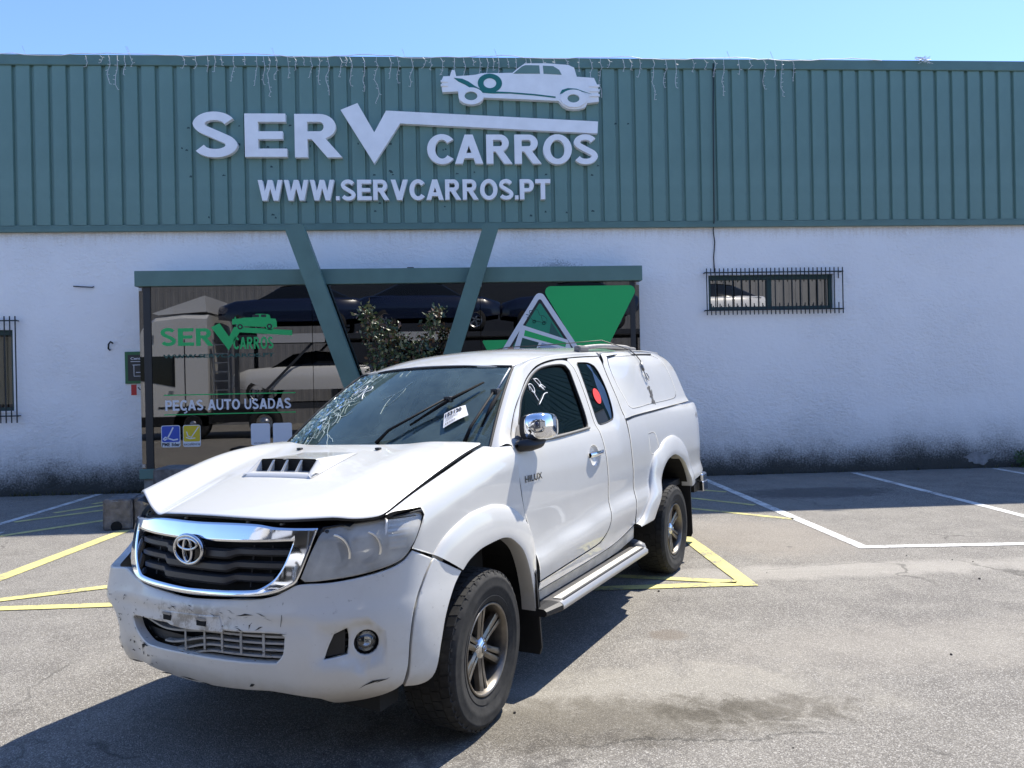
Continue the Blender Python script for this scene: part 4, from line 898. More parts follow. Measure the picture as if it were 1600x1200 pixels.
    if mir: verts=verts*np.array([1,-1,1]); norms=norms*np.array([1,-1,1]); faces=[f[::-1] for f in faces]
    if roll: verts=bodyroll(verts); z=np.zeros(3); norms=bodyroll(norms)-bodyroll(z)
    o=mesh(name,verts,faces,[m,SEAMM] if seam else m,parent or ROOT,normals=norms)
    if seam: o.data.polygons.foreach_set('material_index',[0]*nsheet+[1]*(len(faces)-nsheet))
    return o
SEAMM=mat('seam_shade',(.03,.03,.03),.8)  # near-black flange colour that paints in the shade of the panel gaps
def both(name,*a,**k): return patch(name,*a,**k),patch(name,*a,mir=True,**k)
def rollmb(mb,mir=False):
    v=np.array(mb.v); 
    if mir: v=v*np.array([1,-1,1])
    mb.v=[tuple(p) for p in bodyroll(v)]; return mb
def part(name,mb,m,parent=None,smooth=False,auto=None,mir=False,roll=True):
    if roll: rollmb(mb,mir)
    elif mir: mb.v=[(a,-b,c) for a,b,c in mb.v]
    return mb.build(name,m,parent or ROOT,smooth,auto=auto)
def on(fn,P,d,ref=(0,1,0)):
    f=offs(fn,d,ref); return [tuple(np.asarray(f(np.array(a),np.array(b)),float)) for a,b in P]
def resamp(P,n):
    P=np.array(P,float); t=np.concatenate([[0],np.cumsum(np.linalg.norm(np.diff(P,axis=0),axis=1))]); u=np.linspace(0,t[-1],n)
    return np.stack([pc(t,P[:,k])(u) for k in range(P.shape[1])],-1)
# --- materials of the truck
def paint():
    s=NT('white_truck_paint',.32); X=s.sep(); n=s.noise(2.2,5,.6); f=s.noise(40,6,.75); d=s.noise(9,6,.7)
    c=s.mix(s.ramp(n,.3,.7),(.66,.65,.61),(.62,.61,.57)); c=s.mix(s.ramp(f,.66,.80,0,.30),c,(.45,.42,.36))
    c=s.mix(s.math('MULTIPLY',s.ramp(s.math('SUBTRACT',X[2],s.math('MULTIPLY',d,.5)),.42,.05),.45),c,(.42,.37,.29))
    s.col(c); s.b.inputs['Coat Weight'].default_value=1.0; s.b.inputs['Coat Roughness'].default_value=.03
    s.L(s.ramp(n,.3,.7,.28,.42),s.b.inputs['Roughness']); return s.m
PNT=paint()
def bumppaint():
    s=NT('scuffed_white_bumper',.4); n=s.noise(3,5,.6); f=s.noise(30,7,.75,s.scalev((1,1,1.6))); g=s.noise(7,6,.7)
    c=s.mix(s.ramp(n,.3,.7),(.70,.69,.655),(.65,.64,.60)); c=s.mix(s.math('MULTIPLY',s.ramp(f,.60,.74),s.ramp(g,.38,.58,0,.8)),c,(.27,.25,.22)); c=s.mix(s.ramp(s.noise(1.7,6,.7),.5,.75,0,.35),c,(.46,.42,.35)); X=s.sep(); pl=s.math('MULTIPLY',s.ramp(s.math('ABSOLUTE',s.math('SUBTRACT',X[1],.0)),.36,.16),s.ramp(s.math('ABSOLUTE',s.math('SUBTRACT',X[2],.665)),.11,.03)); c=s.mix(s.math('MULTIPLY',pl,s.ramp(s.noise(11,6,.75),.46,.62,0,.75)),c,(.20,.17,.13)); c=s.mix(s.math('MULTIPLY',s.ramp(s.math('ADD',X[2],s.math('MULTIPLY',g,.10)),.54,.44),.55),c,(.36,.31,.24))
    s.col(c); s.b.inputs['Coat Weight'].default_value=.45; s.b.inputs['Coat Roughness'].default_value=.12; return s.m
BMP=bumppaint()
CHR=mat('chrome',(.80,.81,.83),.06,1.0); CHW=mat('worn_chrome',(.62,.63,.65),.14,1.0,var=.15,vscale=12); BLK=mat('truck_black_plastic',(.014,.014,.015),.5,var=.2,vscale=15); BLG=mat('gloss_black',(.006,.006,.007),.15)
BAR=mat('grille_bar_grey',(.035,.035,.038),.45); VOID=mat('dark_void',(.004,.004,.004),.9); RBR=mat('window_rubber',(.012,.012,.012),.7); INT=mat('interior_grey',(.16,.155,.145),.8); INL=mat('headliner',(.50,.49,.46),.9); UND=mat('underbody',(.010,.010,.010),.85)
WSG=glassmat('windscreen_glass',(.80,.92,.88),(.66,.86,.80),.0,1.5,.035,.10,(.42,.58,.56)); SDG=glassmat('side_window_glass',(.42,.48,.46),(.9,.95,.95),0,1.5,.05); DKG=glassmat('dark_tint_glass',(.05,.05,.055),(.9,.95,.95),0,1.5,.05)
# --- cab sides
DOOR=[(-.434,1.302),(-.494,1.356),(-.64,1.491),(-.911,1.661),(-1.147,1.748),(-1.445,1.793),(-1.60,1.802),(-1.668,1.795),(-1.690,1.735),(-1.665,1.576),(-1.628,1.379),(-1.638,1.303),(-1.662,1.19),(-1.682,1.039),(-1.684,.863),(-1.680,.770),(-1.655,.690),(-1.60,.625),(-1.52,.588),(-1.43,.572),(-.976,.556),(-.60,.542),(-.576,.646),(-.56,.744),(-.535,.818),(-.509,.872),(-.471,.946),(-.441,1.108),(-.425,1.23)]
WIN=[(-.565,1.318),(-.61,1.40),(-.666,1.462),(-.761,1.554),(-.951,1.664),(-1.119,1.724),(-1.288,1.752),(-1.50,1.765),(-1.565,1.758),(-1.586,1.72),(-1.556,1.60),(-1.530,1.457),(-1.505,1.36),(-1.47,1.334),(-.934,1.316)]
hc=(-1.475,1.150); CUP=[(hc[0]+.078*math.cos(R(a))*(1 if True else 1),hc[1]+.070*math.sin(R(a))) for a in range(0,360,20)]
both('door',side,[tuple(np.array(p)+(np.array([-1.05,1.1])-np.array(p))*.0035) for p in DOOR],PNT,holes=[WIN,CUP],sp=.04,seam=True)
def cup(x,z):
    p=side(x,z); r2=((np.asarray(x)-hc[0])/.08)**2+((np.asarray(z)-hc[1])/.072)**2; p=np.array(p); p[...,1]-=.024*np.clip(1-r2**2,0,1)+.001; return p
both('handle_cup',cup,[(hc[0]+.080*math.cos(R(a)),hc[1]+.072*math.sin(R(a))) for a in range(0,360,15)],PNT,sp=.012,fl=0,lip=0,rim=.002)
for mir in (False,True):
    q=MB(); q.grid([[(x,side(x,1.158)[1]+o+.012*math.sin(math.pi*min(1,max(0,(t)))),1.158+.012*t*.6+dz) for o,dz in ((.004,-.017),(.018,-.012),(.022,.004),(.016,.016),(.002,.014),(.004,-.017))] for t,x in [(k/10,-1.375-.215*k/10) for k in range(11)]])
    part('door_handle',q,CHR,smooth=True,mir=mir)
both('door_window',offs(side,-.014,(0,1,0)),[(a,b) for a,b in WIN],SDG,sp=.06,fl=0,lip=0,rim=.004)
QW=[(-1.775,1.765),(-1.80,1.780),(-1.86,1.785),(-1.99,1.783),(-2.045,1.760),(-2.060,1.72),(-2.045,1.62),(-2.012,1.50),(-1.978,1.395),(-1.945,1.363),(-1.72,1.340),(-1.682,1.350),(-1.680,1.40),(-1.712,1.56)]
CABR=[(-1.676,1.800),(-1.70,1.812),(-1.95,1.826),(-2.25,1.838),(-2.222,1.776),(-2.178,1.669),(-2.139,1.503),(-2.131,1.35),(-2.158,1.187),(-2.18,.982),(-2.182,.80),(-2.165,.68),(-2.175,.575),(-1.81,.519),(-1.45,.500),(-.60,.490),(-.604,.535),(-.98,.549),(-1.43,.565),(-1.523,.581),(-1.606,.619),(-1.662,.687),(-1.688,.768),(-1.692,.863),(-1.690,1.039),(-1.670,1.19),(-1.646,1.303),(-1.636,1.379),(-1.673,1.576),(-1.698,1.735)]
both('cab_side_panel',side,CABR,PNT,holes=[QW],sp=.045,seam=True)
both('quarter_window',offs(side,-.006,(0,1,0)),QW,DKG,sp=.05,fl=0,lip=0,rim=.003)
for mir in (False,True):
    for nm,P,r in (('window_seal',WIN,.0075),('window_seal',QW,.0045)):
        S=smooth_outline(P,.03); q=MB(); q.tube([tuple(p) for p in on(side,S,-.002)],r,6,closed=True); part(nm,q,RBR,smooth=True,mir=mir)
    q=MB(); q.tube(on(side,resamp([(-.58,1.306),(-.934,1.308),(-1.25,1.318),(-1.50,1.330)],14),.004),.009,6); part('belt_moulding',q,mat('belt_trim',(.16,.155,.14),.6),smooth=True,mir=mir)
both('sill',offs(side,-.004,(0,1,0)),[(-.59,.482),(-1.45,.492),(-1.81,.510),(-2.16,.560),(-2.16,.47),(-1.8,.43),(-.60,.42)],mat('dirty_sill',(.45,.43,.38),.5,var=.3,vscale=10),sp=.06,fl=.05)
# --- cargo bed
aR=lambda r,a0,a1,n,c=(-3.075,.50):[(c[0]+r*math.cos(R(a0+(a1-a0)*k/n)),c[1]+r*math.sin(R(a0+(a1-a0)*k/n))) for k in range(n+1)]
BED_=[(-2.150,1.342),(-2.35,1.360),(-2.8,1.378),(-3.4,1.400),(-4.0,1.413),(-4.28,1.412),(-4.335,1.38),(-4.345,1.20),(-4.345,.95),(-4.33,.80),(-4.26,.745),(-3.70,.690)]+aR(.56,160,20,18)[:]+[(-2.50,.60),(-2.20,.575),(-2.180,.68),(-2.197,.80),(-2.195,.982),(-2.172,1.187)]
FUEL=[(-2.585,1.205),(-2.60,1.217),(-2.71,1.217),(-2.76,1.195),(-2.835,1.076),(-2.83,1.048),(-2.64,1.045),(-2.60,1.07)]
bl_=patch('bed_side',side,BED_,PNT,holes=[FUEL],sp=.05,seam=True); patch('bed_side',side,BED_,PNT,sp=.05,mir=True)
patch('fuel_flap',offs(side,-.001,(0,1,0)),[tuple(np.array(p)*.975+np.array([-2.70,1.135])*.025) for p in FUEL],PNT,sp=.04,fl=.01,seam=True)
# --- canopy over the bed
CAN=[(-2.142,1.360),(-2.35,1.376),(-3.2,1.407),(-3.9,1.428),(-4.10,1.435),(-3.99,1.59),(-3.87,1.74),(-3.75,1.855),(-3.64,1.895),(-3.3,1.900),(-2.7,1.885),(-2.33,1.868),(-2.268,1.800),(-2.236,1.776),(-2.192,1.669),(-2.152,1.503)]
HAT=[(-2.345,1.825),(-2.47,1.842),(-3.40,1.872),(-3.53,1.845),(-3.60,1.74),(-3.70,1.56),(-3.69,1.505),(-3.60,1.475),(-2.78,1.444),(-2.38,1.426),(-2.305,1.45),(-2.268,1.605),(-2.30,1.76)]
both('canopy_side',side,CAN,PNT,holes=[HAT],sp=.05,seam=True)
both('canopy_hatch',offs(side,-.001,(0,1,0)),[tuple(np.array(p)*.988+np.array([-2.98,1.64])*.012) for p in HAT],PNT,sp=.05,fl=.02,seam=True)
for mir in (False,True):
    q=MB(); q.tube(on(side,[(-2.36,1.836),(-2.47,1.850),(-2.9,1.864),(-3.40,1.880)],.002),.006,6); part('hatch_seal',q,RBR,smooth=True,mir=mir)
    # rail between side and roof, and the canopy front lip
    q=MB(); xs=np.linspace(-2.33,-3.66,24); rows=[]
    ztop=pc([-3.64,-3.3,-2.7,-2.33],[1.897,1.902,1.887,1.870])
    def bez(O,to,I,ti,k=8):
        O,I=np.array(O),np.array(I); L=np.linalg.norm(I-O)*.45; a=O+np.array(to)*L; b=I-np.array(ti)*L
        return [tuple((1-t)**3*O+3*(1-t)**2*t*a+3*(1-t)*t*t*b+t**3*I) for t in np.linspace(0,1,k)]
    for x in xs:
        z=float(ztop(x)); O=side(x,z); u=side(x,z)-side(x,z-.02); u/=np.linalg.norm(u); I=roof(x,.60); ti=roof(x,.58)-roof(x,.62); ti/=np.linalg.norm(ti); rows.append(bez(O,u,I,ti))
    q.grid(rows); part('canopy_rail',q,PNT,smooth=True,mir=mir)
    rows=[]
    OP=[(-.434,1.306),(-.494,1.364),(-.64,1.499),(-.78,1.590),(-.911,1.669),(-1.03,1.720),(-1.147,1.756),(-1.445,1.801),(-1.67,1.816),(-1.95,1.833),(-2.26,1.845)]
    WV=[0,.14,.42,.62,.82,.94]; IP=[wind(1.0,v) for v in WV]+[roof(-.985,.588),roof(-1.40,.575),roof(-1.67,.57),roof(-1.95,.57),roof(-2.26,.57)]
    OO=resamp([side(*p) for p in OP],46)
    tt=np.concatenate([[0],np.cumsum(np.linalg.norm(np.diff([side(*p) for p in OP],axis=0),axis=1))]); uu=np.linspace(0,tt[-1],46); II=np.stack([pc(tt,np.array(IP)[:,k])(uu) for k in range(3)],-1)
    for i in range(46):
        x,z=OO[i,0],OO[i,2]; u=side(x,z+.004)-side(x,z-.012); u/=np.linalg.norm(u)
        al=np.array(OO[min(i+1,45)]-OO[max(i-1,0)]); al/=np.linalg.norm(al); u=np.cross(al,np.cross(u,al)); u/=np.linalg.norm(u)
        n_=np.array(side(x,z)); w_=sst(-1.0,-.8,II[i,0])
        ti=np.array([0,-1,.12])*(1-w_)+w_*np.array([.25,-1.,-.05]); ti/=np.linalg.norm(ti); rows.append(bez(OO[i],u,II[i],ti,9))
    q=MB(); q.grid(rows); part('a_pillar',q,PNT,smooth=True,mir=mir)
RO=[(-.80,0),(-.803,.2),(-.825,.38),(-.86,.50),(-.925,.585),(-1.05,.585),(-1.4,.577),(-2.255,.572)]
RO=[(a,b) for a,b in RO]+[(a,-b) for a,b in RO[::-1][:-1]]
patch('roof',roof,RO,PNT,sp=.07,fl=.03,ref=(0,0,1),lip=.001)
patch('canopy_roof',roof,[(-2.275,.605),(-3.63,.605),(-3.68,.45),(-3.70,0),(-3.68,-.45),(-3.63,-.605),(-2.275,-.605)],PNT,sp=.08,fl=.03,ref=(0,0,1),lip=.001)
q=MB(); rows=[]   # canopy front lip closing the step above the cab roof, tail panel with window
rows=[[(x,y,roof(x,y)[2]-d) for y in np.linspace(-.60,.60,13)] for x,d in ((-2.272,.0),(-2.266,.03),(-2.262,.08))]; q.grid(rows); part('canopy_lip',q,PNT,smooth=True)
q=MB(); T_=[]
for t in np.linspace(0,1,9):
    x=-4.10+(.43)*t; z=1.435+t*.46; hw=float(side(min(x,-3.66),z)[1])-.004; T_.append([(x-.06*(1-(y/hw)**2),y,z+.03*t*(1-(y/hw)**2)) for y in np.linspace(-hw,hw,11)])
q.grid(T_); part('canopy_tail',q,PNT,smooth=True)
q=MB(); q.grid([[(p[0]-.006,p[1]*.8,p[2]) for p in row] for row in T_[2:7]]); part('canopy_rear_window',q,DKG,smooth=True)
# roof rails, cables
for mir in (False,True):
    e=None; q=MB(); P=[(-2.00,.54,1.870),(-2.06,.54,1.892),(-2.18,.54,1.910),(-2.6,.54,1.934),(-3.0,.54,1.939),(-3.14,.54,1.928),(-3.24,.54,1.895)]
    q.grid([[(x,y+a*.020,z+b*.017) for a,b in ((-1,-1),(-1.2,.2),(-.6,1),(.6,1),(1.2,.2),(1,-1),(-1,-1))] for x,y,z in resamp(P,22)])
    part('roof_rail',q,mat('rail_grey',(.28,.27,.26),.5,.3,var=.2,vscale=20),smooth=True,mir=mir)
    for x in (-2.08,-3.16): q=MB(); q.box((x-.10,.512,float(roof(x,.54)[2])-.01),(x+.08,.568,float(roof(x,.54)[2])+.045),bev=.018); part('rail_foot',q,mat('rail_foot_grey',(.16,.155,.15),.7),mir=mir)
q=MB(); q.tube([(-2.3,-.45,1.94),(-2.25,-.2,1.965),(-2.35,.2,1.965),(-2.6,.50,1.985),(-2.75,.60,1.935)]+on(side,[(-2.83,1.895),(-2.87,1.85),(-2.86,1.80),(-2.84,1.77)],.012),.0042,6); part('tie_cable',q,BLK,smooth=True)
q=MB(); q.tube(on(side,[(-2.84,1.785),(-2.83,1.72)],.013),.011,6); q.tube(on(side,[(-2.83,1.72),(-2.86,1.655),(-2.90,1.64),(-2.92,1.665),(-2.88,1.70)],.013),.0045,6); part('cable_hook',q,mat('hook_steel',(.22,.22,.22),.4,.8),smooth=True)
q=MB(); rg=random.Random(31)
for i in range(30):
    x=-2.90+rg.gauss(0,.022)-.0; z=1.60-rg.random()*.13; a=.008+rg.random()*.02
    q.add(on(side,[(x,z),(x-a,z-.004),(x-a*.6,z-a*1.6),(x+.004,z-a)],.0015+.0003*i*.1),[(0,1,2,3)])
o=part('lock_scuff',q,mat('scuff_dark',(.10,.095,.09),.7)); o['kind']='stuff'
# --- front wing, flare
SEAM=[(x,float(ZT(x))+FL-FD-.001) for x in np.linspace(.60,-.235,12)]
ARCF=[(-.05+.60*math.cos(R(a)),.40+.585*math.sin(R(a))) for a in np.linspace(140,42,14)]
FEN=SEAM+[(-.27,1.297),(-.418,1.288),(-.418,1.239),(-.424,1.192),(-.440,1.068),(-.470,.950),(-.490,.90)]+ARCF[1:]+[(.394,.906),(.519,.957),(.470,1.022),(.425,1.070),(.432,1.098),(.520,1.105)]
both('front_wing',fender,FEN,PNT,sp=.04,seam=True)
def flare(fn,OUT,INN,name,bul=.036,n=44,mir=False):
    O=resamp(OUT,n); I=resamp(INN,n); rows=[]
    prof=[(0,-.004),(.0,.005),(.03,.011),(.10,.017),(.25,.024),(.45,.030),(.7,.0345),(.9,.036),(.985,.0345),(1.0,.028),(1.0,.0),(.985,-.05)]
    for i in range(n):
        r=[]
        for w,d in prof:
            u,v=O[i]+(I[i]-O[i])*w; p=np.array(fn(u,v)); wi=O[i]+(I[i]-O[i])*min(w,.95); p[1]+=d*bul/.036; r.append(tuple(p))
        rows.append(r)
    q=MB(); q.grid(rows); return part(name,q,PNT,auto=38,mir=mir)
FO=[(.394,.906),(.325,.956),(.193,1.007),(.051,1.037),(-.09,1.042),(-.208,1.027),(-.319,.993),(-.419,.937),(-.488,.879),(-.535,.812),(-.562,.735),(-.578,.646),(-.589,.537),(-.590,.43)]
FI=[(.212,.798),(.152,.831),(.016,.862),(-.142,.868),(-.23,.855),(-.309,.814),(-.379,.761),(-.442,.668),(-.486,.577),(-.524,.469),(-.528,.40)]
RO_=[(-2.190,.572),(-2.275,.585),(-2.428,.695),(-2.516,.785),(-2.588,.944),(-2.70,1.045),(-2.845,1.085),(-2.95,1.135),(-3.168,1.161),(-3.439,1.10),(-3.628,.965),(-3.725,.83),(-3.755,.690)]
RI_=[(-2.20,.548),(-2.491,.546),(-2.643,.705),(-2.805,.91),(-2.94,.978),(-3.096,.998),(-3.328,.944),(-3.496,.843),(-3.545,.735),(-3.56,.672)]
fsm=lambda x,v: np.stack([np.asarray(x,float)+0*np.asarray(v,float),YS(x)-.028*np.clip((.95-np.asarray(v,float))/.45,0,1)**2*(1-sst(.0,.5,x))+0*np.asarray(x,float),np.asarray(v,float)+0*np.asarray(x,float)],-1)
for mir in (False,True): flare(fsm,FO,FI,'wheel_arch_flare',mir=mir); flare(side,RO_,RI_,'wheel_arch_flare',bul=.042,mir=mir)
# --- front end on the wrap surface
XR=(1,.4,.15)
def wrapd(s,z):
    """front end with its crash dents on the truck's right"""
    p=np.array(wrap(s,z)); s=np.asarray(s,float); z=np.asarray(z,float)
    d=.035*np.exp(-((s+.78)/.16)**2-((z-.60)/.10)**2)+.014*np.exp(-((s+.42)/.09)**2-((z-.50)/.05)**2)+.010*np.exp(-((s-.28)/.12)**2-((z-.74)/.04)**2)+.008*np.exp(-((s+.15)/.3)**2-((z-.44)/.03)**2)
    a=np.abs(s); rr=np.hypot(a-.806,(z-.612)*1.0); rec=.030*(1-sst(.062,.105,rr))+.016*(1-sst(.0,.05,np.hypot(np.maximum(0,np.abs(a-.70)-.04),np.maximum(0,np.abs(z-.615)-.04))))*(1-(1-sst(.062,.105,rr)))
    lipo=.016*np.where(s<0,.3,1)*sst(.545,.515,z)*sst(.40,.62,a)*(1-sst(.93,1.0,a))+.010*sst(.70,.74,z)*sst(.79,.76,z)*(1-sst(.5,.7,a))
    d=d+rec-lipo
    p[...,0]-=d; p[...,1]+=np.where(s<0,d*.5,-d*.25*sst(.4,.8,a)); p[...,2]-=.03*sst(-.35,-.95,s); t=sst(-.42,-.80,s); p[...,0]+=.100*t*(1-.45*sst(-.95,-1.35,s))*(.12+.88*sst(.42,.72,z)); p[...,1]-=.020*t
    return p
def mirz(P): return P+[(-a,b) for a,b in P[::-1] if abs(a)>1e-6]
BT=[(0,.783),(.118,.786),(.366,.797),(.462,.815),(.511,.836),(.56,.856),(.702,.859),(.817,.869),(.936,.887),(1.014,.912),(1.061,.948),(1.17,.895),(1.112,.83),(1.043,.724),(1.010,.595),(.999,.49),(.984,.415),(.96,.398),(.888,.374),(.79,.358),(.70,.362),(.645,.402),(.451,.430),(.303,.425),(.138,.419),(0,.417)]
LG=[(.0,.668),(.30,.671),(.495,.672),(.512,.66),(.502,.59),(.47,.555),(.333,.553),(.0,.552),(-.24,.547),(-.315,.553),(-.40,.60),(-.435,.645),(-.41,.655),(-.25,.662)]
FOGC=(.818,.610); FGH=[(FOGC[0]+.050*math.cos(R(a)),FOGC[1]+.051*math.sin(R(a))) for a in range(0,360,20)]
INK=[(.752,.676),(.700,.660),(.676,.613),(.658,.565),(.745,.574)]
mh=lambda P:[(-a,b) for a,b in P]
patch('front_bumper',wrapd,mirz(BT),BMP,holes=[LG,FGH,INK,mh(FGH),mh(INK)],sp=.035,fl=.035,ref=(1,0,.0),rim=.008,lip=.006)
FE=[(1.178,.893),(1.363,.797),(1.293,.742),(1.225,.647),(1.179,.524),(1.150,.415),(1.12,.388),(1.06,.385),(.990,.400),(1.005,.45),(1.009,.49),(1.020,.595),(1.053,.724),(1.122,.83)]
patch('bumper_end',wrapd,FE,BMP,sp=.04,fl=.04,ref=(.6,1,0)); patch('bumper_end',wrapd,mh(FE),BMP,sp=.04,fl=.04,ref=(.6,-1,0))
WG=lambda P,d:[tuple(np.asarray(offs(wrap,d,(1,0,0))(np.array(a),np.array(b)),float)) for a,b in P]
W_=lambda P,d:[tuple(np.asarray(offs(wrapd,d,(1,0,0))(np.array(a),np.array(b)),float)) for a,b in P]
# plate bracket and clips
patch('plate_bracket',offs(wrapd,.004,XR[:1]+(0,0)),[(-.175,.716),(.20,.727),(.225,.664),(-.10,.662)],BMP,sp=.05,fl=.008,ref=(1,0,0))
for s0 in (-.115,.105):
    q=MB(); a=W_([(s0-.030,.703),(s0+.030,.703),(s0+.028,.680),(s0-.026,.680)],.006); q.add(a,[(0,1,2,3)]); part('clip_hole',q,VOID)
    q=MB(); a=W_([(s0-.032,.715),(s0+.028,.715),(s0+.026,.702),(s0-.028,.702)],.009); q.add(a,[(0,1,2,3)]); part('plate_clip',q,mat('clip_grey',(.33,.31,.28),.6))
# lower grille: buckled slats
patch('lower_grille_backing',offs(wrap,-.11,(1,0,0)),[(-.52,.70),(.54,.70),(.54,.52),(-.52,.52)],VOID,sp=.1,fl=0,ref=(1,0,0))
SLT=mat('slat_grey',(.38,.375,.36),.5,var=.15)
def sag(s): return -.085*sst(.16,-.20,s)*(1-.75*sst(-.20,-.42,s))
for k in range(4):
    z0=.655-.0265*k; q=MB(); rows=[]
    for s_ in np.linspace(-.40 if k<1 else (-.30+.10*k),.505,30):
        d=-.020-.02*sst(.1,-.3,s_); z=z0+(sag(s_)*(.55+.15*k) if k else .35*sag(s_)); z=max(z,.552)
        rows.append(W_([(s_,z-.004),(s_,z+.004)],d)+W_([(s_,z+.004),(s_,z-.004)],d-.035)+W_([(s_,z-.004)],d))
    q.grid(rows); part('lower_grille_slat',q,SLT)
for s_ in (-.02,.10,.20,.30,.41):
    q=MB(); b=float(sag(s_)); q.grid([W_([(s_-.006,z+b*.5*((.67-z)/.1)),(s_+.006,z+b*.5*((.67-z)/.1))],-.017) for z in (.668,.64,.61,.575)]); part('lower_grille_rib',q,SLT)
q=MB(); rows=[W_([(s_,.60),(s_,.575),(s_,.555)],-.06) for s_ in np.linspace(-.38,.2,14)]; q.grid(rows); part('crash_bar',q,BLK,smooth=True)
# fog lamps
for sg_ in (1,-1):
    c=np.array(W_([(sg_*FOGC[0],FOGC[1])],-.012)[0]); n=nrm(wrap,np.array(sg_*FOGC[0]),np.array(FOGC[1]),(1,0,0)); zq=Vector(n).to_track_quat('Z','Y').to_matrix().to_4x4(); M=Matrix.Translation(c)@zq
    q=MB(); q.lathe([(.052,.004),(.050,-.004),(.044,-.018),(.040,-.020)],28,M); part('fog_bezel',q,BLK,smooth=True)
    q=MB(); q.lathe([(.0,.012),(.015,.011),(.030,.005),(.040,-.006)],28,M); part('fog_lens',q,glassmat('lamp_glass',(.85,.87,.85),(.95,.95,.95),.02,1.5,.06),smooth=True)
    q=MB(); q.lathe([(.0,-.042),(.02,-.04),(.034,-.022),(.040,-.012)],28,M); part('fog_reflector',q,CHW,smooth=True)
    P=INK if sg_>0 else mh(INK)
    patch('fog_intake',offs(wrap,-.035,(1,0,0)),P,BLK,sp=.05,fl=0,ref=(1,.3*sg_,0))
    for t in (.25,.5,.75):
        a=np.array(P[1])*(1-t)+np.array(P[3])*t; b=np.array(P[0])*(1-t)+np.array(P[4])*t; q=MB(); q.tube(W_([tuple(a),tuple((a+b)/2),tuple(b)],-.028),.004,5); part('intake_bar',q,BAR,smooth=True)
# headlamps
HL=[(.668,1.074),(.788,1.084),(.94,1.093),(1.052,1.100),(1.135,1.106),(1.160,1.098),(1.158,1.070),(1.120,1.018),(1.056,.960),(1.010,.923),(.936,.899),(.817,.880),(.702,.871),(.590,.868),(.572,.880),(.612,.97)]
LENS=None
def lensmat():
    m=bpy.data.materials.new('hazy_lens'); m.use_nodes=True; t=m.node_tree; t.nodes.remove(t.nodes['Principled BSDF'])
    tr=t.nodes.new('ShaderNodeBsdfTransparent'); tr.inputs[0].default_value=(.93,.94,.93,1); df=t.nodes.new('ShaderNodeBsdfDiffuse'); df.inputs[0].default_value=(.92,.90,.82,1); gl=t.nodes.new('ShaderNodeBsdfGlossy'); gl.inputs['Roughness'].default_value=.05
    tc=t.nodes.new('ShaderNodeTexCoord'); n=t.nodes.new('ShaderNodeTexNoise'); n.inputs['Scale'].default_value=5; n.inputs['Detail'].default_value=5; t.links.new(tc.outputs['Object'],n.inputs['Vector'])
    mr=t.nodes.new('ShaderNodeMapRange'); mr.inputs[1].default_value=.35; mr.inputs[2].default_value=.68; mr.inputs[3].default_value=.26; mr.inputs[4].default_value=.56; t.links.new(n.outputs[0],mr.inputs[0])
    a=t.nodes.new('ShaderNodeMixShader'); t.links.new(mr.outputs[0],a.inputs[0]); t.links.new(tr.outputs[0],a.inputs[1]); t.links.new(df.outputs[0],a.inputs[2])
    fr=t.nodes.new('ShaderNodeFresnel'); fr.inputs[0].default_value=1.5; b=t.nodes.new('ShaderNodeMixShader'); t.links.new(fr.outputs[0],b.inputs[0]); t.links.new(a.outputs[0],b.inputs[1]); t.links.new(gl.outputs[0],b.inputs[2]); t.links.new(b.outputs[0],t.nodes['Material Output'].inputs[0]); return m
LENS=lensmat(); LHS=mat('lamp_housing',(.82,.81,.78),.35,.0); LCH=mat('lamp_chrome',(.92,.91,.88),.30,1.0)
for sg_ in (1,-1):
    P=HL if sg_>0 else mh(HL); rf=(.7,sg_*.7,.1)
    hl=patch('headlamp',offs(wrap,lambda u,v:.002-.022*sst(1.02,1.11,v),rf),P,LENS,sp=.04,fl=.012,ref=rf,lip=.004,rim=.006)
    c=np.array([.88*sg_,.98]); Ps=[tuple(c+(np.array(p)-c)*.97) for p in P]
    patch('lamp_housing',offs(wrap,lambda u,v:-.030-.02*np.sin(np.clip((np.abs(u)-.56)/.6,0,1)*math.pi),rf),Ps,LHS,hl,sp=.04,fl=0,ref=rf,lip=0)
    patch('lamp_rim',offs(wrap,-.006,rf),[tuple(c+(np.array(p)-c)*1.012) for p in P],BLK,hl,holes=[[tuple(c+(np.array(p)-c)*.955) for p in P]],sp=.03,fl=.02,ref=rf,lip=0,rim=.003)
    for s0,z0,r0 in ((.715,.975,.070),(.860,.985,.062)):
        p=np.asarray(offs(wrap,-.030,rf)(np.array(sg_*s0),np.array(z0)),float); M=Matrix.Translation(p)@Vector((1,sg_*.25,0)).to_track_quat('Z','Y').to_matrix().to_4x4()
        q=MB(); q.lathe([(0,-.03),(r0*.5,-.025),(r0*.9,0),(r0,.010),(r0*1.1,.006)],24,M); part('lamp_reflector',q,LCH,hl,smooth=True)
    # ribbed indicator reflector at the outer end
    for k in range(7):
        z=.955+.020*k; s1=1.02+.012*k; a=offs(wrap,-.024,rf); b=offs(wrap,-.010,rf); q=MB()
        rows=[[tuple(a(np.array(sg_*s_),np.array(z))),tuple(b(np.array(sg_*s_),np.array(z+.010))),tuple(a(np.array(sg_*s_),np.array(z+.019)))] for s_ in np.linspace(.955,min(s1+.02,1.125),8)]; q.grid(rows); part('indicator_rib',q,LCH,hl)
    a=offs(wrap,-.006,rf); q=MB(); q.tube([tuple(a(np.array(sg_*(.925+.028*t)),np.array(.905+.185*t))) for t in np.linspace(0,1,8)],.006,6); part('lamp_divider',q,LHS,hl,smooth=True)
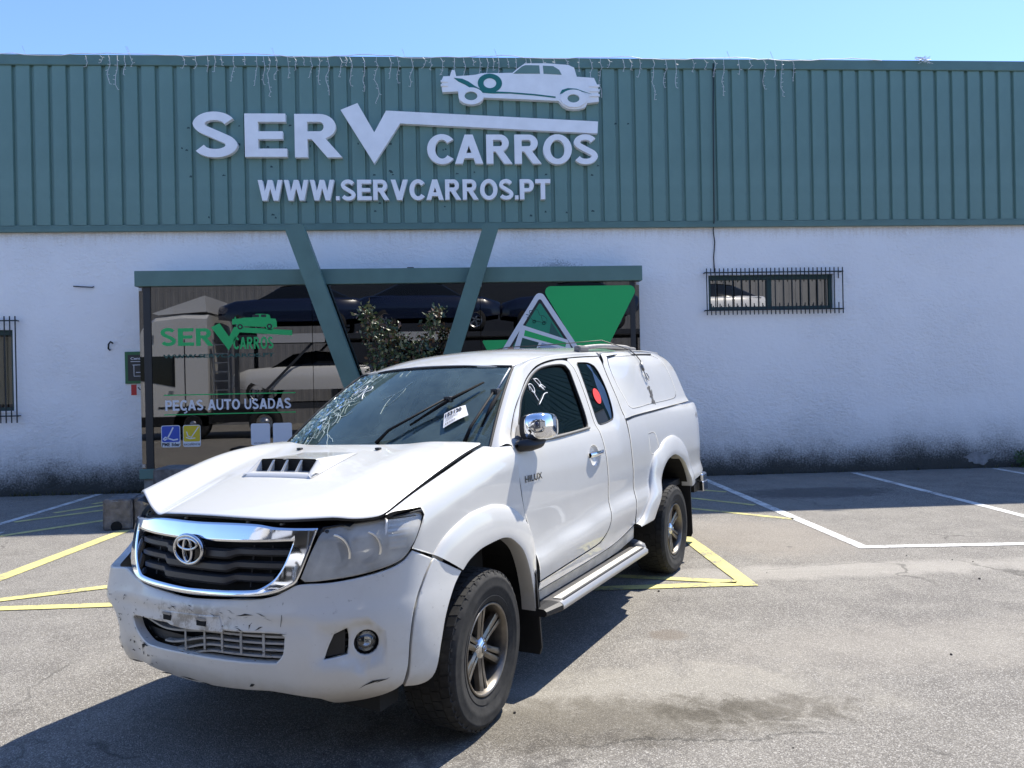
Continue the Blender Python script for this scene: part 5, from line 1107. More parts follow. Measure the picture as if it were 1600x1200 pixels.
# grille
CO=[(0,1.089),(.20,1.091),(.35,1.088),(.446,1.077),(.645,1.071),(.602,.969),(.556,.868),(.532,.853),(.462,.828),(.366,.810),(.118,.798),(0,.795)]
CI=[(0,1.016),(.292,1.019),(.535,1.025),(.498,.935),(.458,.880),(.408,.849),(.364,.836),(.113,.825),(0,.822)]
cfn=offs(wrap,lambda u,v:.010+.008*np.exp(-((np.asarray(v)-.81)/.03)**2),(1,0,0))
cf=patch('grille_surround',cfn,mirz(CO),CHR,holes=[mirz(CI)],sp=.03,fl=.03,ref=(1,0,.1),lip=.007,rim=.010)
patch('grille_backing',offs(wrap,-.07,(1,0,0)),mirz([(0,1.05),(.58,1.05),(.56,.90),(.48,.85),(0,.81)]),VOID,sp=.1,fl=0,ref=(1,0,0))
gw=pc([.825,.85,.88,.935,1.02],[.36,.41,.455,.495,.532])
for z0 in (.972,.919,.868):
    hw=float(gw(z0))-.004; q=MB(); rows=[]
    for s_ in np.linspace(-hw,hw,41):
        a=abs(s_); ctr=1-sst(.19,.245,a); h=.017+.004*ctr; z=z0+.010*(1-ctr)-.004*ctr; d=-.022+.016*ctr
        rows.append(WG([(s_,z-h),(s_,z-h*.5),(s_,z+h*.6),(s_,z+h)],d)[:0]+[tuple(p) for p in (*WG([(s_,z-h)],d-.012),*WG([(s_,z-h*.55)],d),*WG([(s_,z+h*.5)],d+.002),*WG([(s_,z+h)],d-.018),*WG([(s_,z+h)],d-.04))])
    q.grid(rows); part('grille_bar',q,BAR,auto=40)
for s_ in (-.36,.0,.30,.40): q=MB(); q.tube(WG([(s_,1.01),(s_,.84)],-.05),.004,5); part('grille_stay',q,BAR)
em=WG([(-.02,.975)],.016)[0]; em=np.array(em)
def ell(ax,az,cz,r,dx=0): return [(em[0]+dx,em[1]+ax*math.cos(t),em[2]+cz+az*math.sin(t)) for t in np.linspace(0,2*math.pi,40,endpoint=False)]
q=MB(); q.lathe([(0,0),(.9,.0),(1.0,-.10)],32,Matrix.Translation(em-np.array([.004,0,0]))@Matrix.Rotation(R(90),4,'Y')@Matrix.Diagonal((.064,.094,.1,1))); ebm=part('emblem',q,BLG,smooth=True)
q=MB(); q.tube(ell(.090,.060,0,0),.0085,8,closed=True); part('emblem_ring',q,CHW,ebm,smooth=True)
q=MB(); q.tube(ell(.027,.050,-.002,0,.004),.0062,8,closed=True); part('emblem_ring',q,CHW,ebm,smooth=True)
q=MB(); q.tube(ell(.062,.023,.024,0,.004),.0062,8,closed=True); part('emblem_ring',q,CHW,ebm,smooth=True)
# --- bonnet
HD=[(-.115,0),(-.125,.30),(-.175,.52),(-.235,.68),(-.262,.745),(-.235,.753),(0,.772),(.30,.782),(.50,.787),(.595,.786),(.63,.766),(.70,.69),(.745,.57),(.785,.40),(.800,.2),(.802,0),(.800,-.2),(.795,-.32),(.765,-.42),(.752,-.47),(.738,-.54),(.70,-.64),(.655,-.735),(.56,-.765),(.30,-.775),(0,-.772),(-.235,-.760),(-.262,-.752),(-.235,-.68),(-.175,-.52),(-.125,-.30)]
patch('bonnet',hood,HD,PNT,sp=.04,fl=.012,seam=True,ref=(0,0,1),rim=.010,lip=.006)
q=MB(); q.grid([[(x,y,float(hood(x,y)[2])-.035) for y in np.linspace(-.70,.70,11)] for x in np.linspace(-.10,.70,8)]); part('bonnet_underside',q,BLK)
q=MB(); q.box((.55,-.66,.70),(.70,.66,1.035)); q.box((-.3,-.70,.60),(.58,.70,1.02)); part('engine_bay',q,VOID)
q=MB(); q.box((.66,-.62,1.03),(.745,.62,1.062),bev=.008); part('radiator_support',q,mat('support_black',(.02,.02,.022),.5))
for y in (-.30,.12,.33): q=MB(); q.lathe([(0,.008),(.010,.008),(.013,0)],10,Matrix.Translation((.71,y,1.063))); part('support_bolt',q,GAL)
q=MB(); q.grid([[(-.115-.20*a*a-o,y,float(hood(-.2,0)[2])-.055-d) for o,d in ((-.12,.0),(.06,.0),(.14,.01))] for a,y in [(t,t*.75) for t in np.linspace(-1,1,15)]]); part('cowl',q,BLK,smooth=True)
# bonnet scoop
def sc(a,t):
    hw=.205+.035*t*0; y=a*(.232-.03*t); x=.352-.29*t-.03*(1-abs(a))*0
    h=.058*(1-t)**1.15*(1-sst(.78,1.0,abs(a))); return (x,y,float(hood(x,y)[2])+.002+h)
q=MB(); q.grid([[sc(a,t) for t in np.linspace(0,1,10)] for a in np.concatenate([np.linspace(-1,-.75,7),np.linspace(-.6,.6,7),np.linspace(.75,1,7)])]); scp=part('bonnet_scoop',q,PNT,smooth=True)
def hz(x,y,d): return (x,y,float(hood(x,y)[2])+d)
q=MB(); q.grid([[hz(.352,y,.0),hz(.352,y,.056*(1-sst(.78,1.0,abs(y)/.232)))] for y in np.linspace(-.19,.19,9)]); part('scoop_mouth',q,VOID,scp)
q=MB(); q.grid([[hz(.440,y,.001),hz(.428,y,.014),hz(.408,y,.016),hz(.385,y,.004)] for y in np.linspace(-.235,.235,15)]); part('scoop_lip',q,PNT,scp,smooth=True)
for s_ in (-1,1):
    q=MB(); q.grid([[hz(.44-.09*t,s_*(.235-.035*t*0-.0*t),.002),hz(.435-.085*t,s_*(.215-.01*t),.012+.044*t),hz(.42-.07*t,s_*(.195-.005*t),.012+.046*t),hz(.40-.05*t,s_*.188,.002)] for t in np.linspace(0,1,8)]); part('scoop_cheek',q,PNT,scp,smooth=True)
for y in (-.095,0,.095):
    q=MB(); q.grid([[hz(.405,y-.007,.006),hz(.358,y-.007,.055),hz(.358,y+.007,.055),hz(.405,y+.007,.006)],[hz(.36,y-.002,.0),hz(.353,y-.002,.05),hz(.353,y+.002,.05),hz(.36,y+.002,.0)]]); q.add([hz(.405,y-.007,.0),hz(.405,y+.007,.0),hz(.356,y+.007,.056),hz(.356,y-.007,.056)],[(0,1,2,3)]); part('scoop_fin',q,PNT,scp)
for y,x in ((.28,.0),(-.28,.0)): q=MB(); q.box((x-.012,y-.014,float(hood(x,y)[2])),(x+.014,y+.014,float(hood(x,y)[2])+.012),bev=.004); part('washer_jet',q,BLK)
# --- windscreen
RW=(.6,0,.8)
ws=patch('windscreen',wind,[(-1,0),(0,0),(1,0),(1,.5),(1,1),(0,1),(-1,1),(-1,.5)],WSG,sp=.07,fl=0,ref=RW,lip=0,rim=.004,smoothing=True)
wp=offs(wind,.004,RW); wo=lambda P,d:[tuple(np.asarray(offs(wind,d,RW)(np.array(a),np.array(b)),float)) for a,b in P]
q=MB(); E_=[(a,0.0) for a in np.linspace(-1,1,20)]+[(1,b) for b in np.linspace(.05,.97,16)]+[(a,1.0) for a in np.linspace(.99,-.99,20)]+[(-1,b) for b in np.linspace(.97,.05,16)]
q.tube(wo(E_,.002),.0085,6,closed=True); part('windscreen_seal',q,RBR,ws,smooth=True)
q=MB(); q.grid([wo([(a,.06),(a,-.02)],-.002) for a in np.linspace(-.99,.99,20)]); q.grid([wo([(a,.985),(a,.955)],-.002) for a in np.linspace(-.99,.99,20)])
for s_ in (-1,1): q.grid([wo([(s_*.995,b),(s_*.962,b)],-.002) for b in np.linspace(0,1,14)])
part('frit_band',q,BLG,ws)
# shattered corner: crack web and crazed flakes
CRK=mat('crack_white',(.62,.70,.66),.35); rg=random.Random(17); q=MB()
def crack(p,a,n,st,br,r=.0014):
    P=[p]
    for k in range(n):
        a+=rg.gauss(0,.35); p=(p[0]+math.cos(a)*st*1.0,p[1]+math.sin(a)*st*1.35)
        if not(-.985<p[0]<.9 and .02<p[1]<.98): break
        P.append(p)
        if br and rg.random()<.22: crack(p,a+rg.choice([-1,1])*rg.uniform(.5,1.1),int(n*.45),st*.8,br-1,r*.8)
    if len(P)>1: q.tube(wo(P,.0025),r,3,cap=False)
for k in range(70): crack((-.82+rg.gauss(0,.05),.50+rg.gauss(0,.10)),rg.uniform(0,6.28),rg.randint(3,10),.035,2)
for k in range(50): crack((-.91+rg.gauss(0,.03),rg.uniform(.08,.9)),rg.uniform(-.9,.9),rg.randint(2,7),.03,1)
for k in range(6): crack((-.70,.45+rg.gauss(0,.1)),rg.uniform(-.7,.5),rg.randint(6,11),.05,1)
crack((.06,.80),-1.9,7,.045,1); crack((.05,.72),-1.7,5,.04,0)
for k in range(10): crack((rg.uniform(-.7,-.1),.97),rg.uniform(-2.4,-.8),3,.02,0)
o=part('crack_web',q,CRK,ws); o['kind']='stuff'
q=MB()
for k in range(1500):
    a=-.93+abs(rg.gauss(0,.12)); b=min(.95,max(.05,rg.gauss(.42,.24))); 
    if a>-.55: continue
    s_=rg.uniform(.008,.026); t=rg.random()*6.28; P=[(a+s_*math.cos(t+i*2.1+rg.uniform(-.4,.4)),b+1.3*s_*math.sin(t+i*2.1+rg.uniform(-.4,.4))) for i in range(3)]
    P=[(max(-.985,u),min(.97,max(.02,v))) for u,v in P]; q.add([tuple(np.array(x)+rg.uniform(0,.006)) for x in wo(P,.003)],[(0,1,2)])
q2=MB()
for k in range(620):
    a=-.94+abs(rg.gauss(0,.075)); b=min(.95,max(.04,rg.gauss(.38,.22)))
    s_=rg.uniform(.004,.015); t=rg.random()*6.28; P=[(max(-.985,a+s_*math.cos(t+i*2.1)),min(.97,max(.02,b+1.3*s_*math.sin(t+i*2.1)))) for i in range(3)]
    q2.add([tuple(np.array(x)+rg.uniform(0,.004)) for x in wo(P,.005)],[(0,1,2)])
o=part('glass_crumbs',q2,mat('glass_crumb',(.46,.55,.48),.4,spec=.7),ws); o['kind']='stuff'
gm=glassmat('crazed_glass',(.72,.84,.76),(.95,1.0,.95),.22,1.6,.22); o=part('crazed_flakes',q,gm,ws); o['kind']='stuff'
q=MB()
for P in ([(-.80,.50),(-.74,.58),(-.70,.52),(-.73,.42),(-.78,.40)],[(-.78,.40),(-.70,.43),(-.66,.36),(-.74,.33)]): q.add(wo(P,.006),[tuple(range(len(P)))])
part('crushed_glass',q,mat('crushed_white',(.66,.70,.66),.5,bump=.8,bscale=90),ws)
# chalk scribble, papers
CHK=mat('white_marker',(.75,.77,.78),.7)
def scrib(P,fn,d,r=.003,ref=(0,1,0),n=24):
    q=MB(); q.tube([tuple(np.asarray(offs(fn,d,ref)(np.array(a),np.array(b)),float)) for a,b in resamp(P,n)],r,5); return q
for P in ([(-.62,.66),(-.60,.76),(-.55,.79),(-.52,.74),(-.57,.70)],[(-.50,.62),(-.49,.74),(-.44,.77),(-.41,.73),(-.47,.69),(-.40,.60)]): part('marker_scribble',scrib(P,wind,.004,.0028,RW),CHK,ws,smooth=True)
for P in ([(-.915,1.60),(-.925,1.635),(-.955,1.640),(-.975,1.615),(-.955,1.585),(-.93,1.595)],[(-.930,1.625),(-.95,1.58),(-.965,1.535)],[(-1.02,1.668),(-1.06,1.672),(-1.09,1.645),(-1.07,1.62),(-1.05,1.632),(-1.10,1.60)],[(-1.02,1.672),(-1.05,1.64),(-1.10,1.608)],[(-1.05,1.62),(-1.09,1.632),(-1.125,1.615)],[(-.955,1.512),(-1.02,1.545),(-1.09,1.578),(-1.125,1.582)]): part('marker_scribble',scrib(P,side,-.008,.0030),CHK,smooth=True)
PQ=[(.683,.235),(.824,.342),(.746,.449),(.621,.373)]
def pap(u,v): a=np.array(PQ[0])*(1-u)*(1-v)+np.array(PQ[1])*u*(1-v)+np.array(PQ[2])*u*v+np.array(PQ[3])*(1-u)*v; return a
PQ=[(.655,.225),(.800,.345),(.746,.460),(.612,.373)]
q=MB(); q.grid([wo([tuple(pap(u,v)) for v in np.linspace(0,1,5)],.016+.006*math.sin(u*3)) for u in np.linspace(0,1,6)]); tag=part('paper_tag',q,mat('paper',(.72,.72,.72),.8),ws)
def ptext(t,u0,u1,v0,v1,m,bold=.03):
    v,f=text_mesh(t,bold); a=v.min(0); b=v.max(0); U=u0+(v[:,0]-a[0])/(b[0]-a[0])*(u1-u0); Vv=v0+(v[:,1]-a[1])/(b[1]-a[1])*(v1-v0)
    q=MB(); q.add([wo([tuple(pap(x,y))],.0185+.006*math.sin(x*3))[0] for x,y in zip(U,Vv)],f); return part('tag_print',q,m,tag)
ptext('153120',.06,.80,.62,.92,VK,.04)
for k in range(14): 
    u=.08+k*.03; q=MB(); q.add([wo([tuple(pap(*p))],.0188+.006*math.sin(p[0]*3))[0] for p in ((u,.08),(u+.008+.010*(k%3==0),.08),(u+.008+.010*(k%3==0),.22),(u,.22))],[(0,1,2,3)]); part('tag_print',q,VK,tag)
for z_,w_ in ((.52,.55),(.44,.62),(.34,.4)): q=MB(); q.add([wo([tuple(pap(*p))],.0188+.006*math.sin(p[0]*3))[0] for p in ((.08,z_),(w_,z_),(w_,z_+.03),(.08,z_+.03))],[(0,1,2,3)]); part('tag_print',q,mat('grey_print',(.3,.3,.3),.8),tag)
q=MB(); q.add(wo([(.835,.27),(.885,.29),(.895,.38),(.845,.37)],-.004),[(0,1,2,3)]); part('tax_disc',q,mat('teal_paper',(.05,.38,.30),.7),ws)
q=MB(); q.add([tuple(p) for p in on(side,[(-1.857+.058*math.cos(t)-.012*math.sin(t),1.538+.056*math.sin(t)) for t in np.linspace(0,2*math.pi,28,endpoint=False)],-.001)],[tuple(range(28))]); part('red_sticker',q,mat('fluo_red',(.80,.045,.035),.5))
# wipers
def wiper(base,joint,b0,b1,label):
    q=MB(); q.tube(wo([base],.006)+wo([(base[0]*.8+joint[0]*.2,base[1]*.8+joint[1]*.2)],.040)+wo([joint],.050),[.012,.009,.006],6); w_=part('wiper_arm',q,mat('wiper_arm_black',(.010,.010,.011),.7,spec=.2),ws,smooth=True)
    q=MB(); q.tube(wo([b0],.030)+wo([((b0[0]+b1[0])/2,(b0[1]+b1[1])/2)],.042)+wo([b1],.030),[.006,.012,.006],6); part('wiper_blade',q,mat('wiper_rubber',(.008,.008,.009),.85,spec=.15),ws,smooth=True)
    q=MB(); c=np.array(wo([joint],.040)[0]); q.box(tuple(c-.02),tuple(c+np.array([.02,.025,.014])),bev=.005); part('wiper_clip',q,BLK,ws)
wiper((.176,.12),(.60,.50),(.40,.25),(.82,.71),'')
wiper((.835,.09),(.945,.57),(.925,.20),(.985,.60),'')
q=MB(); q.tube(wo([(.95,.60),(.972,.76),(.992,.91)],.028),.0045,5); part('wiper_blade',q,mat('wiper_pale',(.55,.55,.54),.5),ws,smooth=True)
# --- cabin
q=MB(); q.grid([[(x,y,z-.03*(abs(y)/.7)**2) for x,z in ((-.16,1.20),(-.40,1.245),(-.62,1.235),(-.72,1.19),(-.76,1.05),(-.70,.80))] for y in np.linspace(-.70,.70,15)]); part('dashboard',q,mat('dash_grey',(.20,.205,.19),.75),smooth=True)
q=MB(); q.lathe([(.0,.0),(.12,.02),(.15,.03)],20,Matrix.Translation((-.52,.37,1.26))@Matrix.Diagonal((1,1.3,1,1))); part('instrument_hood',q,INT,smooth=True)
M=Matrix.Translation((-.83,.37,1.18))@Matrix.Rotation(R(-62),4,'Y')
q=MB(); q.tube([tuple(M@Vector((.185*math.cos(t),.185*math.sin(t),0))) for t in np.linspace(0,2*math.pi,32,endpoint=False)],.015,8,closed=True)
for a in (0,120,240): q.tube([tuple(M@Vector((0,0,-.02))),tuple(M@Vector((.18*math.cos(R(a+90)),.18*math.sin(R(a+90)),0)))],.016,6)
q.lathe([(0,.01),(.06,.0),(.07,-.03)],16,M); part('steering_wheel',q,INT,smooth=True)
for y in (-.37,.37):
    q=MB(); q.box((-1.45,y-.25,.75),(-.95,y+.25,.93),bev=.05); q.box((-1.62,y-.24,.85),(-1.44,y+.24,1.40),M=None,bev=.06); q.box((-1.62,y-.13,1.42),(-1.50,y+.13,1.60),bev=.04); part('seat',q,mat('seat_cloth',(.17,.165,.155),.9),auto=40)
q=MB(); q.grid([[(x,y,float(roof(x,y)[2])-.045) for y in np.linspace(-.57,.57,9)] for x in np.linspace(-.86,-2.24,8)]); part('headliner',q,INL,smooth=True)
q=MB(); q.prism([(-.80,.45),(.80,.45),(.80,1.25),(.60,1.80),(-.60,1.80),(-.80,1.25)],0,-2.225,-2.205); q.box((-2.2,-.82,.45),(-.70,.82,.50)); q.box((-.70,-.74,.5),(-.66,.74,1.1)); part('cabin_tub',q,INT)
q=MB(); q.box((-.93,-.10,1.60),(-.90,.10,1.665),bev=.01); part('inner_mirror',q,BLK)
both('door_card',offs(side,-.07,(0,1,0)),[(-.55,1.29),(-1.52,1.315),(-2.1,1.33),(-2.15,.55),(-.62,.54)],INT,sp=.15,fl=0,lip=0)
# --- mirrors, folded back against the doors
def mirror(mir):
    b=on(side,[(-.505,1.335),(-.575,1.325),(-.69,1.318),(-.635,1.415),(-.585,1.40)],.004); q=MB(); q.add(b,[(0,1,2,3,4)]); q.add([(a,c-.012,d) for a,c,d in b],[(4,3,2,1,0)]); base=part('mirror_sail',q,mat('sail_grey',(.20,.195,.19),.6),mir=mir)
    q=MB(); q.grid([[ (x,y+a*ry,z+b_*rz) for a,b_ in [(math.cos(t),math.sin(t)) for t in np.linspace(0,2*math.pi,13)]] for x,y,z,ry,rz in ((-.45,.855,1.300,.01,.01),(-.47,.865,1.300,.035,.032),(-.53,.885,1.298,.045,.034),(-.60,.905,1.305,.040,.030),(-.65,.915,1.325,.02,.02))]); arm=part('mirror_arm',q,BLK,smooth=True,mir=mir)
    sec=[(-.478,.004,.005,.896,1.392),(-.480,.022,.030,.896,1.392),(-.484,.036,.048,.897,1.392),(-.491,.047,.060,.899,1.393),(-.503,.057,.070,.903,1.394),(-.522,.064,.0755,.909,1.395),(-.55,.068,.078,.916,1.396),(-.60,.070,.079,.924,1.396),(-.68,.062,.076,.926,1.394),(-.735,.050,.068,.924,1.390),(-.775,.034,.052,.920,1.386),(-.792,.012,.022,.918,1.384)]
    sec=[(-.525+(x+.478)*.80,ry*.92,rz*.95,cy,cz) for x,ry,rz,cy,cz in sec]
    def se(x,ry,rz,cy,cz):
        o=[]
        for t in np.linspace(0,2*math.pi,29):
            c,s_=math.cos(t),math.sin(t); e=.62; o.append((x,cy+ry*math.copysign(abs(c)**e,c),cz+rz*math.copysign(abs(s_)**e,s_)+.010*(x+.4)*-.5))
        return o
    q=MB(); q.grid([se(*s_) for s_ in sec]); sh=part('mirror_shell',q,CHR,smooth=True,mir=mir)
    q=MB(); q.grid([se(-.545,.056,.066,.878,1.390),se(-.59,.064,.073,.885,1.392)]); q.add(se(-.545,.056,.066,.878,1.390),[tuple(range(28))]); part('mirror_inner',q,BLK,sh,mir=mir)
    q=MB(); q.grid([[(x,cy+ry*1.02*math.copysign(abs(math.cos(t))**.62,math.cos(t)),cz+rz*1.02*math.copysign(abs(math.sin(t))**.62,math.sin(t))) for t in np.linspace(-.55,.35,8)] for x,ry,rz,cy,cz in sec[8:11]]); part('mirror_indicator',q,mat('indicator_clear',(.62,.60,.55),.15),sh,smooth=True,mir=mir)
mirror(False)
# badge on the door
v,f=text_mesh('HILUX',.015,.0,space=1.1); a=v.min(0); b=v.max(0)
q=MB(); U=-.492-(v[:,0]-a[0])/(b[0]-a[0])*.20; Z=1.098+(v[:,1]-a[1])/(b[1]-a[1])*.036
q.add(on(side,list(zip(U,Z)),.004),f); part('badge',q,mat('badge_dark',(.06,.06,.065),.25,.9))
v,f=text_mesh('4X4',.03,.0); a=v.min(0); b=v.max(0); q=MB(); q.add(on(side,list(zip(-4.06-(v[:,0]-a[0])/(b[0]-a[0])*.16,1.27+(v[:,1]-a[1])/(b[1]-a[1])*.05)),.002),f); part('badge',q,mat('badge_pale',(.5,.5,.5),.3,.5))
# --- bumper scars
q=MB(); rg=random.Random(77)
def scar(s,z,l,w,a):
    l*=1.5; w*=1.7; c,si=math.cos(a),math.sin(a); P=[]
    for i in range(5):
        t=-1+i*.5; P.append((s+c*l*t,z+si*l*t+rg.gauss(0,w*.3)))
    up=[(p[0]-si*w*(1-abs(-1+i*.5))*rg.uniform(.5,1.2),p[1]+c*w*(1-abs(-1+i*.5))*rg.uniform(.5,1.2)) for i,p in enumerate(P)]
    q.add(W_(P+up[::-1],.0016),[tuple(range(10))])
for i in range(60): scar(rg.uniform(-.8,-.2),rg.uniform(.45,.75),rg.uniform(.003,.012),rg.uniform(.001,.004),rg.uniform(-.7,.7))
for i in range(70): scar(rg.uniform(-.15,.5),rg.choice([.69,.71,.735,.60,.575])+rg.gauss(0,.012),rg.uniform(.004,.02),rg.uniform(.0008,.0025),rg.uniform(-.4,.4))
for s,z,l,w,a in ((.33,.735,.030,.004,.1),(.36,.70,.012,.006,1.2),(.40,.69,.014,.004,.4),(.86,.455,.04,.005,.15),(.90,.46,.02,.004,.2),(-.34,.527,.03,.008,.7),(-.31,.535,.02,.006,.3),(-.45,.525,.008,.006,.4),(-.36,.488,.008,.006,.4),(-.30,.49,.007,.006,.2),(-.55,.62,.006,.006,.3),(-.66,.50,.03,.008,.6),(-.62,.47,.02,.01,.2),(.35,.455,.010,.008,.2),(-.5,.735,.006,.006,0),(-.02,.43,.05,.004,.05),(.1,.425,.04,.004,0),(-.2,.425,.04,.006,.1)): scar(s,z,l,w,a)
o=part('bumper_scars',q,mat('scar_black',(.02,.02,.02),.8)); o['kind']='stuff'
q=MB(); q.tube(W_([(.497,.70),(.505,.73),(.50,.79)],.001),.0012,4); part('bumper_crack',q,VOID)
q=MB(); q.add(W_([(-.90,.50),(-.97,.47),(-.93,.43),(-.87,.44),(-.85,.48)],.02)+[],[(0,1,2,3,4)]); part('torn_liner',q,mat('torn_white',(.55,.54,.52),.6))
# --- step board
ST=mat('step_alloy',(.13,.125,.12),.45,.3,var=.2,vscale=14); TRD=mat('step_tread',(.60,.57,.49),.7,var=.2,vscale=30)
for mir in (False,True):
    xs=np.linspace(-.66,-2.10,16); sec=[(.835,.375),(.84,.405),(.90,.412),(.965,.410),(.985,.395),(.985,.372),(.965,.356),(.86,.355),(.835,.375)]
    q=MB(); q.grid([[(x,y,z+.018*(-x-.66)*0+.012) for y,z in sec] for x in xs]); st=part('step_board',q,ST,auto=50,mir=mir)
    q=MB(); q.box((-2.08,.905,.4242),(-.70,.952,.4285)); part('step_tread',q,TRD,st,mir=mir)
    q=MB(); q.box((-2.06,.962,.4225),(-.70,.970,.4275)); part('step_groove',q,BLK,st,mir=mir)
    q=MB(); q.grid([[(x,y,z+.012) for y,z in ((.9655,.4115),(.9868,.396),(.9868,.371),(.9655,.3545))] for x in xs]); part('step_edge',q,mat('step_edge_grey',(.50,.49,.47),.35,.6),st,smooth=True,mir=mir)
    q=MB(); q.grid([[(-.66+t*.13,.83+(y-.83)*(1-.25*t)+.0,.378+(z+.012-.378)*(1-.25*t)) for y,z in sec] for t in (0,.4,.8,1)]); q.add([(-.53,.83+(y-.83)*.75,.378+(z+.012-.378)*.75) for y,z in sec[:-1]],[tuple(range(8))]); part('step_end',q,BLK,st,mir=mir)
    q=MB(); q.tube([(-2.10,.91,.395),(-2.17,.90,.40),(-2.20,.85,.41),(-2.20,.70,.42)],[.050,.048,.045,.04],10); part('step_end',q,mat('step_end_grey',(.20,.20,.20),.5),st,smooth=True,mir=mir)
    for x in (-.9,-1.9): q=MB(); q.box((x-.03,.60,.36),(x+.03,.84,.40)); part('step_bracket',q,BLK,st,mir=mir)
    # mud flaps, wheel-arch liners
    q=MB(); P=[(.64,.78),(.86,.74),(.895,.60),(.900,.20),(.885,.16),(.68,.16),(.65,.22)]; q.add([(-.525-.02*(z<.3),y,z) for y,z in P]+[(-.538-.02*(z<.3),y,z) for y,z in P],[tuple(range(7)),tuple(range(13,6,-1))]+[(i,(i+1)%7,7+(i+1)%7,7+i) for i in range(7)]); part('mud_flap',q,BLK,mir=mir)
    q=MB(); P=[(.66,.80),(.88,.84),(.905,.70),(.905,.24),(.89,.205),(.68,.205),(.65,.26)]; q.add([(-3.575,y,z) for y,z in P]+[(-3.588,y,z) for y,z in P],[tuple(range(7)),tuple(range(13,6,-1))]+[(i,(i+1)%7,7+(i+1)%7,7+i) for i in range(7)]); part('mud_flap',q,BLK,mir=mir)
    for cx,cz,r,hi in ((-.06,.40,.50,.895),(-3.075,.48,.53,.885)):
        q=MB(); q.grid([[(cx+r*math.cos(t)*k,y,cz+r*math.sin(t)*k) for y,k in ((hi,1.0),(.50,1.04),(.50,.2))] for t in np.linspace(-.1,math.pi+.1,24)]); part('arch_liner',q,UND,smooth=False,mir=mir)
q=MB(); q.box((-4.28,-.55,.40),(.62,.55,.62)); q.box((-4.2,-.80,.60),(-2.25,.80,.66)); q.box((.2,-.72,.42),(.72,.72,.62)); part('chassis',q,UND)
q=MB(); q.box((.05,-.60,.30),(.50,.60,.36)); q.box((.50,.42,.30),(.62,.75,.44)); part('skid_plate',q,UND)
q=MB(); q.tube([(.60,-.62,.42),(.66,-.64,.37),(.62,-.70,.34),(.50,-.70,.36)],.012,6); q.tube([(.60,-.58,.42),(.64,-.60,.33),(.55,-.64,.33)],.010,6); part('hanging_trim',q,BLK,smooth=True)
for x in (0,-3.085): q=MB(); q.tube([(x,-.72,.37),(x,.72,.37)],.05,10); q.lathe([(0,-.14),(.12,-.1),(.15,0),(.12,.1),(0,.14)],16,Matrix.Translation((x,.1,.37))); part('axle',q,UND,smooth=True,roll=False)
# tail: tailgate, lamps, bumper
q=MB(); q.box((-4.40,-.74,.80),(-4.36,.74,1.39),bev=.012); part('tailgate',q,PNT)
for mir in (False,True):
    q=MB(); q.box((-4.385,.725,.92),(-4.345,.790,1.28),bev=.012); part('tail_lamp',q,mat('tail_red',(.35,.01,.012),.2),mir=mir)
q=MB(); q.box((-4.60,-.80,.56),(-4.42,.80,.68),bev=.02); q.box((-4.58,.55,.50),(-4.40,.81,.60),bev=.01); part('rear_bumper',q,CHW)
q=MB(); q.box((-4.56,-.74,.50),(-4.30,.74,.60)); part('rear_bumper_core',q,BLK)
q=MB(); q.box((-4.33,-.82,.69),(-2.20,.82,.74)); q.box((-2.19,-.82,.70),(-2.17,.82,1.36)); part('bed_floor',q,UND)
